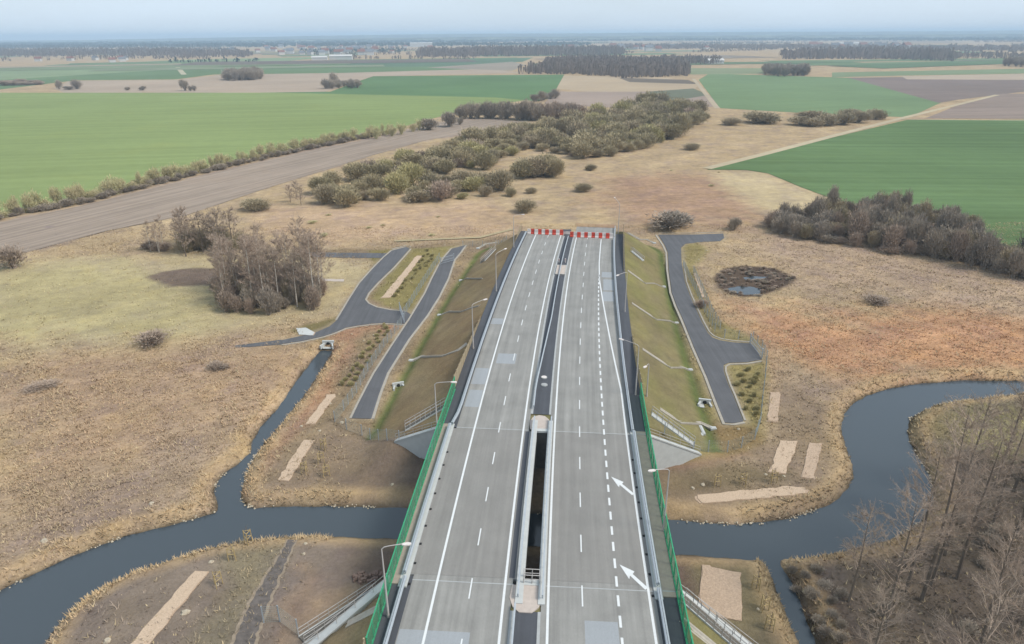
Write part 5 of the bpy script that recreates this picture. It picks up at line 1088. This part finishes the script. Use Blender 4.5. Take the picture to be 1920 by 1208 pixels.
far_wood([(-400, 112), (0, 109), (180, 108), (180, 105), (-400, 107)], 160, 14, h=(12, 18)); far_wood([(1245, 122), (1350, 121), (1350, 116), (1240, 114)], 150, 12, 'forest', (12, 20))
far_wood([(1150, 92), (1400, 93), (1920, 98), (2400, 104), (2400, 96), (1900, 90), (1400, 87), (1150, 87)], 620, 30, h=(12, 20), w=(22, 40)); far_wood([(1780, 140 - 30), (1920, 112), (2300, 116), (2300, 108), (1800, 105)], 220, 14)
far_wood([(-200, 88), (640, 82), (1200, 77), (2100, 77), (2100, 73), (1200, 73), (640, 78), (-200, 84)], 1500, 60, 'pine', (14, 24), (70, 120)); far_wood([(0, 92), (640, 88), (1100, 86), (1100, 83), (640, 84), (0, 87)], 620, 34, 'pine', (16, 24), (30, 50)); far_wood([(600, 100), (760, 99), (760, 93), (560, 94)], 160, 18, 'pine', (8, 14))
for i in range(95):
    yy = random.uniform(1700, 6000); xx = random.uniform(-.95, .95) * yy; L = random.uniform(100, 600); a = random.uniform(-.5, .7); pts = [(xx + t_ * cos(a), yy + t_ * sin(a) + random.uniform(-6, 6)) for t_ in np.arange(0, L, 16) if random.random() < .8]
    if pts: crown_set(pts, 'far_tree_line', M['pine' if i % 4 == 0 else 'forest'], (8, 16), (9, 18))
# mid-distance copses and single trees are counted one by one
def copse(px, n, sp, kind, w, h, label, group):
    for x, y in scatter(GP(px), n, sp): bush(kind, x, y, random.uniform(*w), random.uniform(*h), 'bare_tree', label, 'tree', group)
copse([(418, 151), (440, 152), (488, 150), (492, 146), (430, 146)], 26, 9, 'dark', (12, 18), (12, 18), 'bare tree in the round copse on the beige left field', 'round copse on the left field')
copse([(608, 167), (672, 166), (674, 161), (615, 162)], 14, 8, 'dark', (9, 14), (7, 12), 'tree in the small copse between the two green fields', 'copse between the green fields')
copse([(1428, 143), (1470, 144), (1514, 142), (1512, 137), (1432, 136)], 30, 9, 'dark', (12, 18), (12, 18), 'tree in the copse above the right-hand field', 'copse above the right-hand field')
copse([(1870, 124), (1960, 128), (2000, 120), (1900, 118)], 24, 10, 'dark', (13, 18), (13, 18), 'tree in the copse at the upper right edge', 'copse at the upper right edge')
copse([(0, 161), (78, 160), (80, 156), (0, 156)], 16, 10, 'brown', (14, 22), (4, 7), 'low shrub in the brown thicket, upper left edge', 'brown thicket at the upper left edge')
for px, py, w, h, l in ((344, 171, 16, 24, 'roundest tree on the far edge of the bright green field'), (356, 171, 8, 11, 'small tree just right of the round tree on the far field edge'), (364, 171, 9, 12, 'second small tree right of the round tree on the far field edge'), (108, 168, 12, 20, 'left tree of the pair on the far edge of the field, upper left'), (140, 168, 20, 20, 'broader tree of the pair on the far edge of the field, upper left'), (125, 169, 20, 8, 'low shrub between the pair of trees at the upper left'), (237, 170, 10, 8, 'left of two small bushes on the far edge of the bright field'), (265, 170, 13, 9, 'right of two small bushes on the far edge of the bright field'), (625, 160, 16, 26, 'tallest tree in the copse between the two green fields')): px_bush('dark', px, py, w, h, 'tree', l, 'tree')
# houses
def house_proto(roof, name='house'):
    wm = MB(); wm.box((0, 0, 2.6), (11, 8, 5.2)); rm = MB(); e = 4.6
    A_, B_ = (-6, -e, 5.0), (6, -e, 5.0); C_, D_ = (6, e, 5.0), (-6, e, 5.0); E_, F_ = (-6, 0, 8.6), (6, 0, 8.6); rm.face([A_, B_, F_, E_]); rm.face([C_, D_, E_, F_]); rm.face([D_, A_, E_]); rm.face([B_, C_, F_]); rm.box((2.5, 1, 8.4), (.8, .8, 1.8))
    return wm.mesh('wall', M['wall']), rm.mesh('roof', roof)
HP = [house_proto(M['roof']), house_proto(M['roof_g'])]
def house(px, py, s, label, group, k=0):
    x, y = G(px, py); r = empty('house', (x, y, gz_far), random.uniform(-.6, .6), label, 'house', group); r.scale = (s, s, s)
    for nme, me in zip(('wall', 'roof'), HP[k]): link(bpy.data.objects.new(nme, me), r)
rr = random.Random(11)
for i in range(58): house(rr.gauss(620, 75), rr.uniform(90, 104), rr.uniform(1.3, 2.3), 'tiny pale house in the distant village left of centre', 'houses of the distant village on the left', i % 2)
for i in range(16): house(rr.uniform(1480, 1700), rr.uniform(88, 92), rr.uniform(1.8, 3), 'tiny pale house in the far right village', 'houses of the distant village on the right', i % 2)
for i in range(14): house(rr.uniform(1000, 1330), rr.uniform(90, 97), rr.uniform(1.6, 2.6), 'tiny pale house beyond the big dark wood', 'houses beyond the big dark wood', i % 2)
for i in range(7): house(rr.uniform(70, 300), rr.uniform(112, 119), 1.4, 'farmhouse among the far fields at the upper left', 'farmhouses at the upper left', i % 2)
def hall(px, py, w, d, h, label):
    x, y = G(px, py); r = empty('farm_hall', (x, y, gz_far), .1, label, 'building'); m = MB(); m.box((0, 0, h / 2), (w, d, h)); m.obj('wall', M['wall'], r); m = MB(); m.face([(-w / 2 - 1, -d / 2 - 1, h), (w / 2 + 1, -d / 2 - 1, h), (w / 2 + 1, 0, h + 4), (-w / 2 - 1, 0, h + 4)]); m.face([(w / 2 + 1, d / 2 + 1, h), (-w / 2 - 1, d / 2 + 1, h), (-w / 2 - 1, 0, h + 4), (w / 2 + 1, 0, h + 4)]); m.obj('roof', M['wall'], r)
hall(640, 112, 60, 25, 9, 'long white farm building at the near edge of the left village'); hall(600, 113, 40, 20, 7, 'smaller white farm building left of the long one at the left village'); hall(1340, 98 + 22, 34, 18, 7, 'white farm building right of the big dark wood'); hall(1078, 97, 110, 40, 10, 'long pale hall behind the big dark wood'); hall(790, 88, 120, 40, 18, 'bright tall hall on the skyline side of the left village'); hall(1590, 89, 90, 40, 16, 'largest pale building of the right-hand village')

def number_groups(most=36):
    g = {}
    for o in COL.objects:
        if o.parent is None and 'group' in o and 'label' in o: g.setdefault((o['group'], o['label']), []).append(o)
    for (grp, lab), L in g.items():
        if 1 < len(L) <= most:
            L.sort(key=lambda o: o.location.x / max(o.location.y, 1))
            for i, o in enumerate(L):
                w = 'leftmost' if i == 0 else 'rightmost' if i == len(L) - 1 else nth(i + 1) + ' from left'; o['label'] = lab + ', ' + w
number_groups()
# ---------------------------------------------------------------- air
hz = MB(); hz.box((0, 7750, 48.5), (33000, 18500, 105))
hm = bpy.data.materials.new('haze_air'); hm.use_nodes = True; t = hm.node_tree; t.nodes.clear()
ho = t.nodes.new('ShaderNodeOutputMaterial'); pv = t.nodes.new('ShaderNodeVolumePrincipled'); pv.inputs['Density'].default_value = 1.55e-4; pv.inputs['Color'].default_value = (.66, .84, 1, 1)
pv.inputs['Anisotropy'].default_value = .0
t.links.new(pv.outputs[0], ho.inputs['Volume']); tag(hz.obj('haze', hm), kind='stuff')
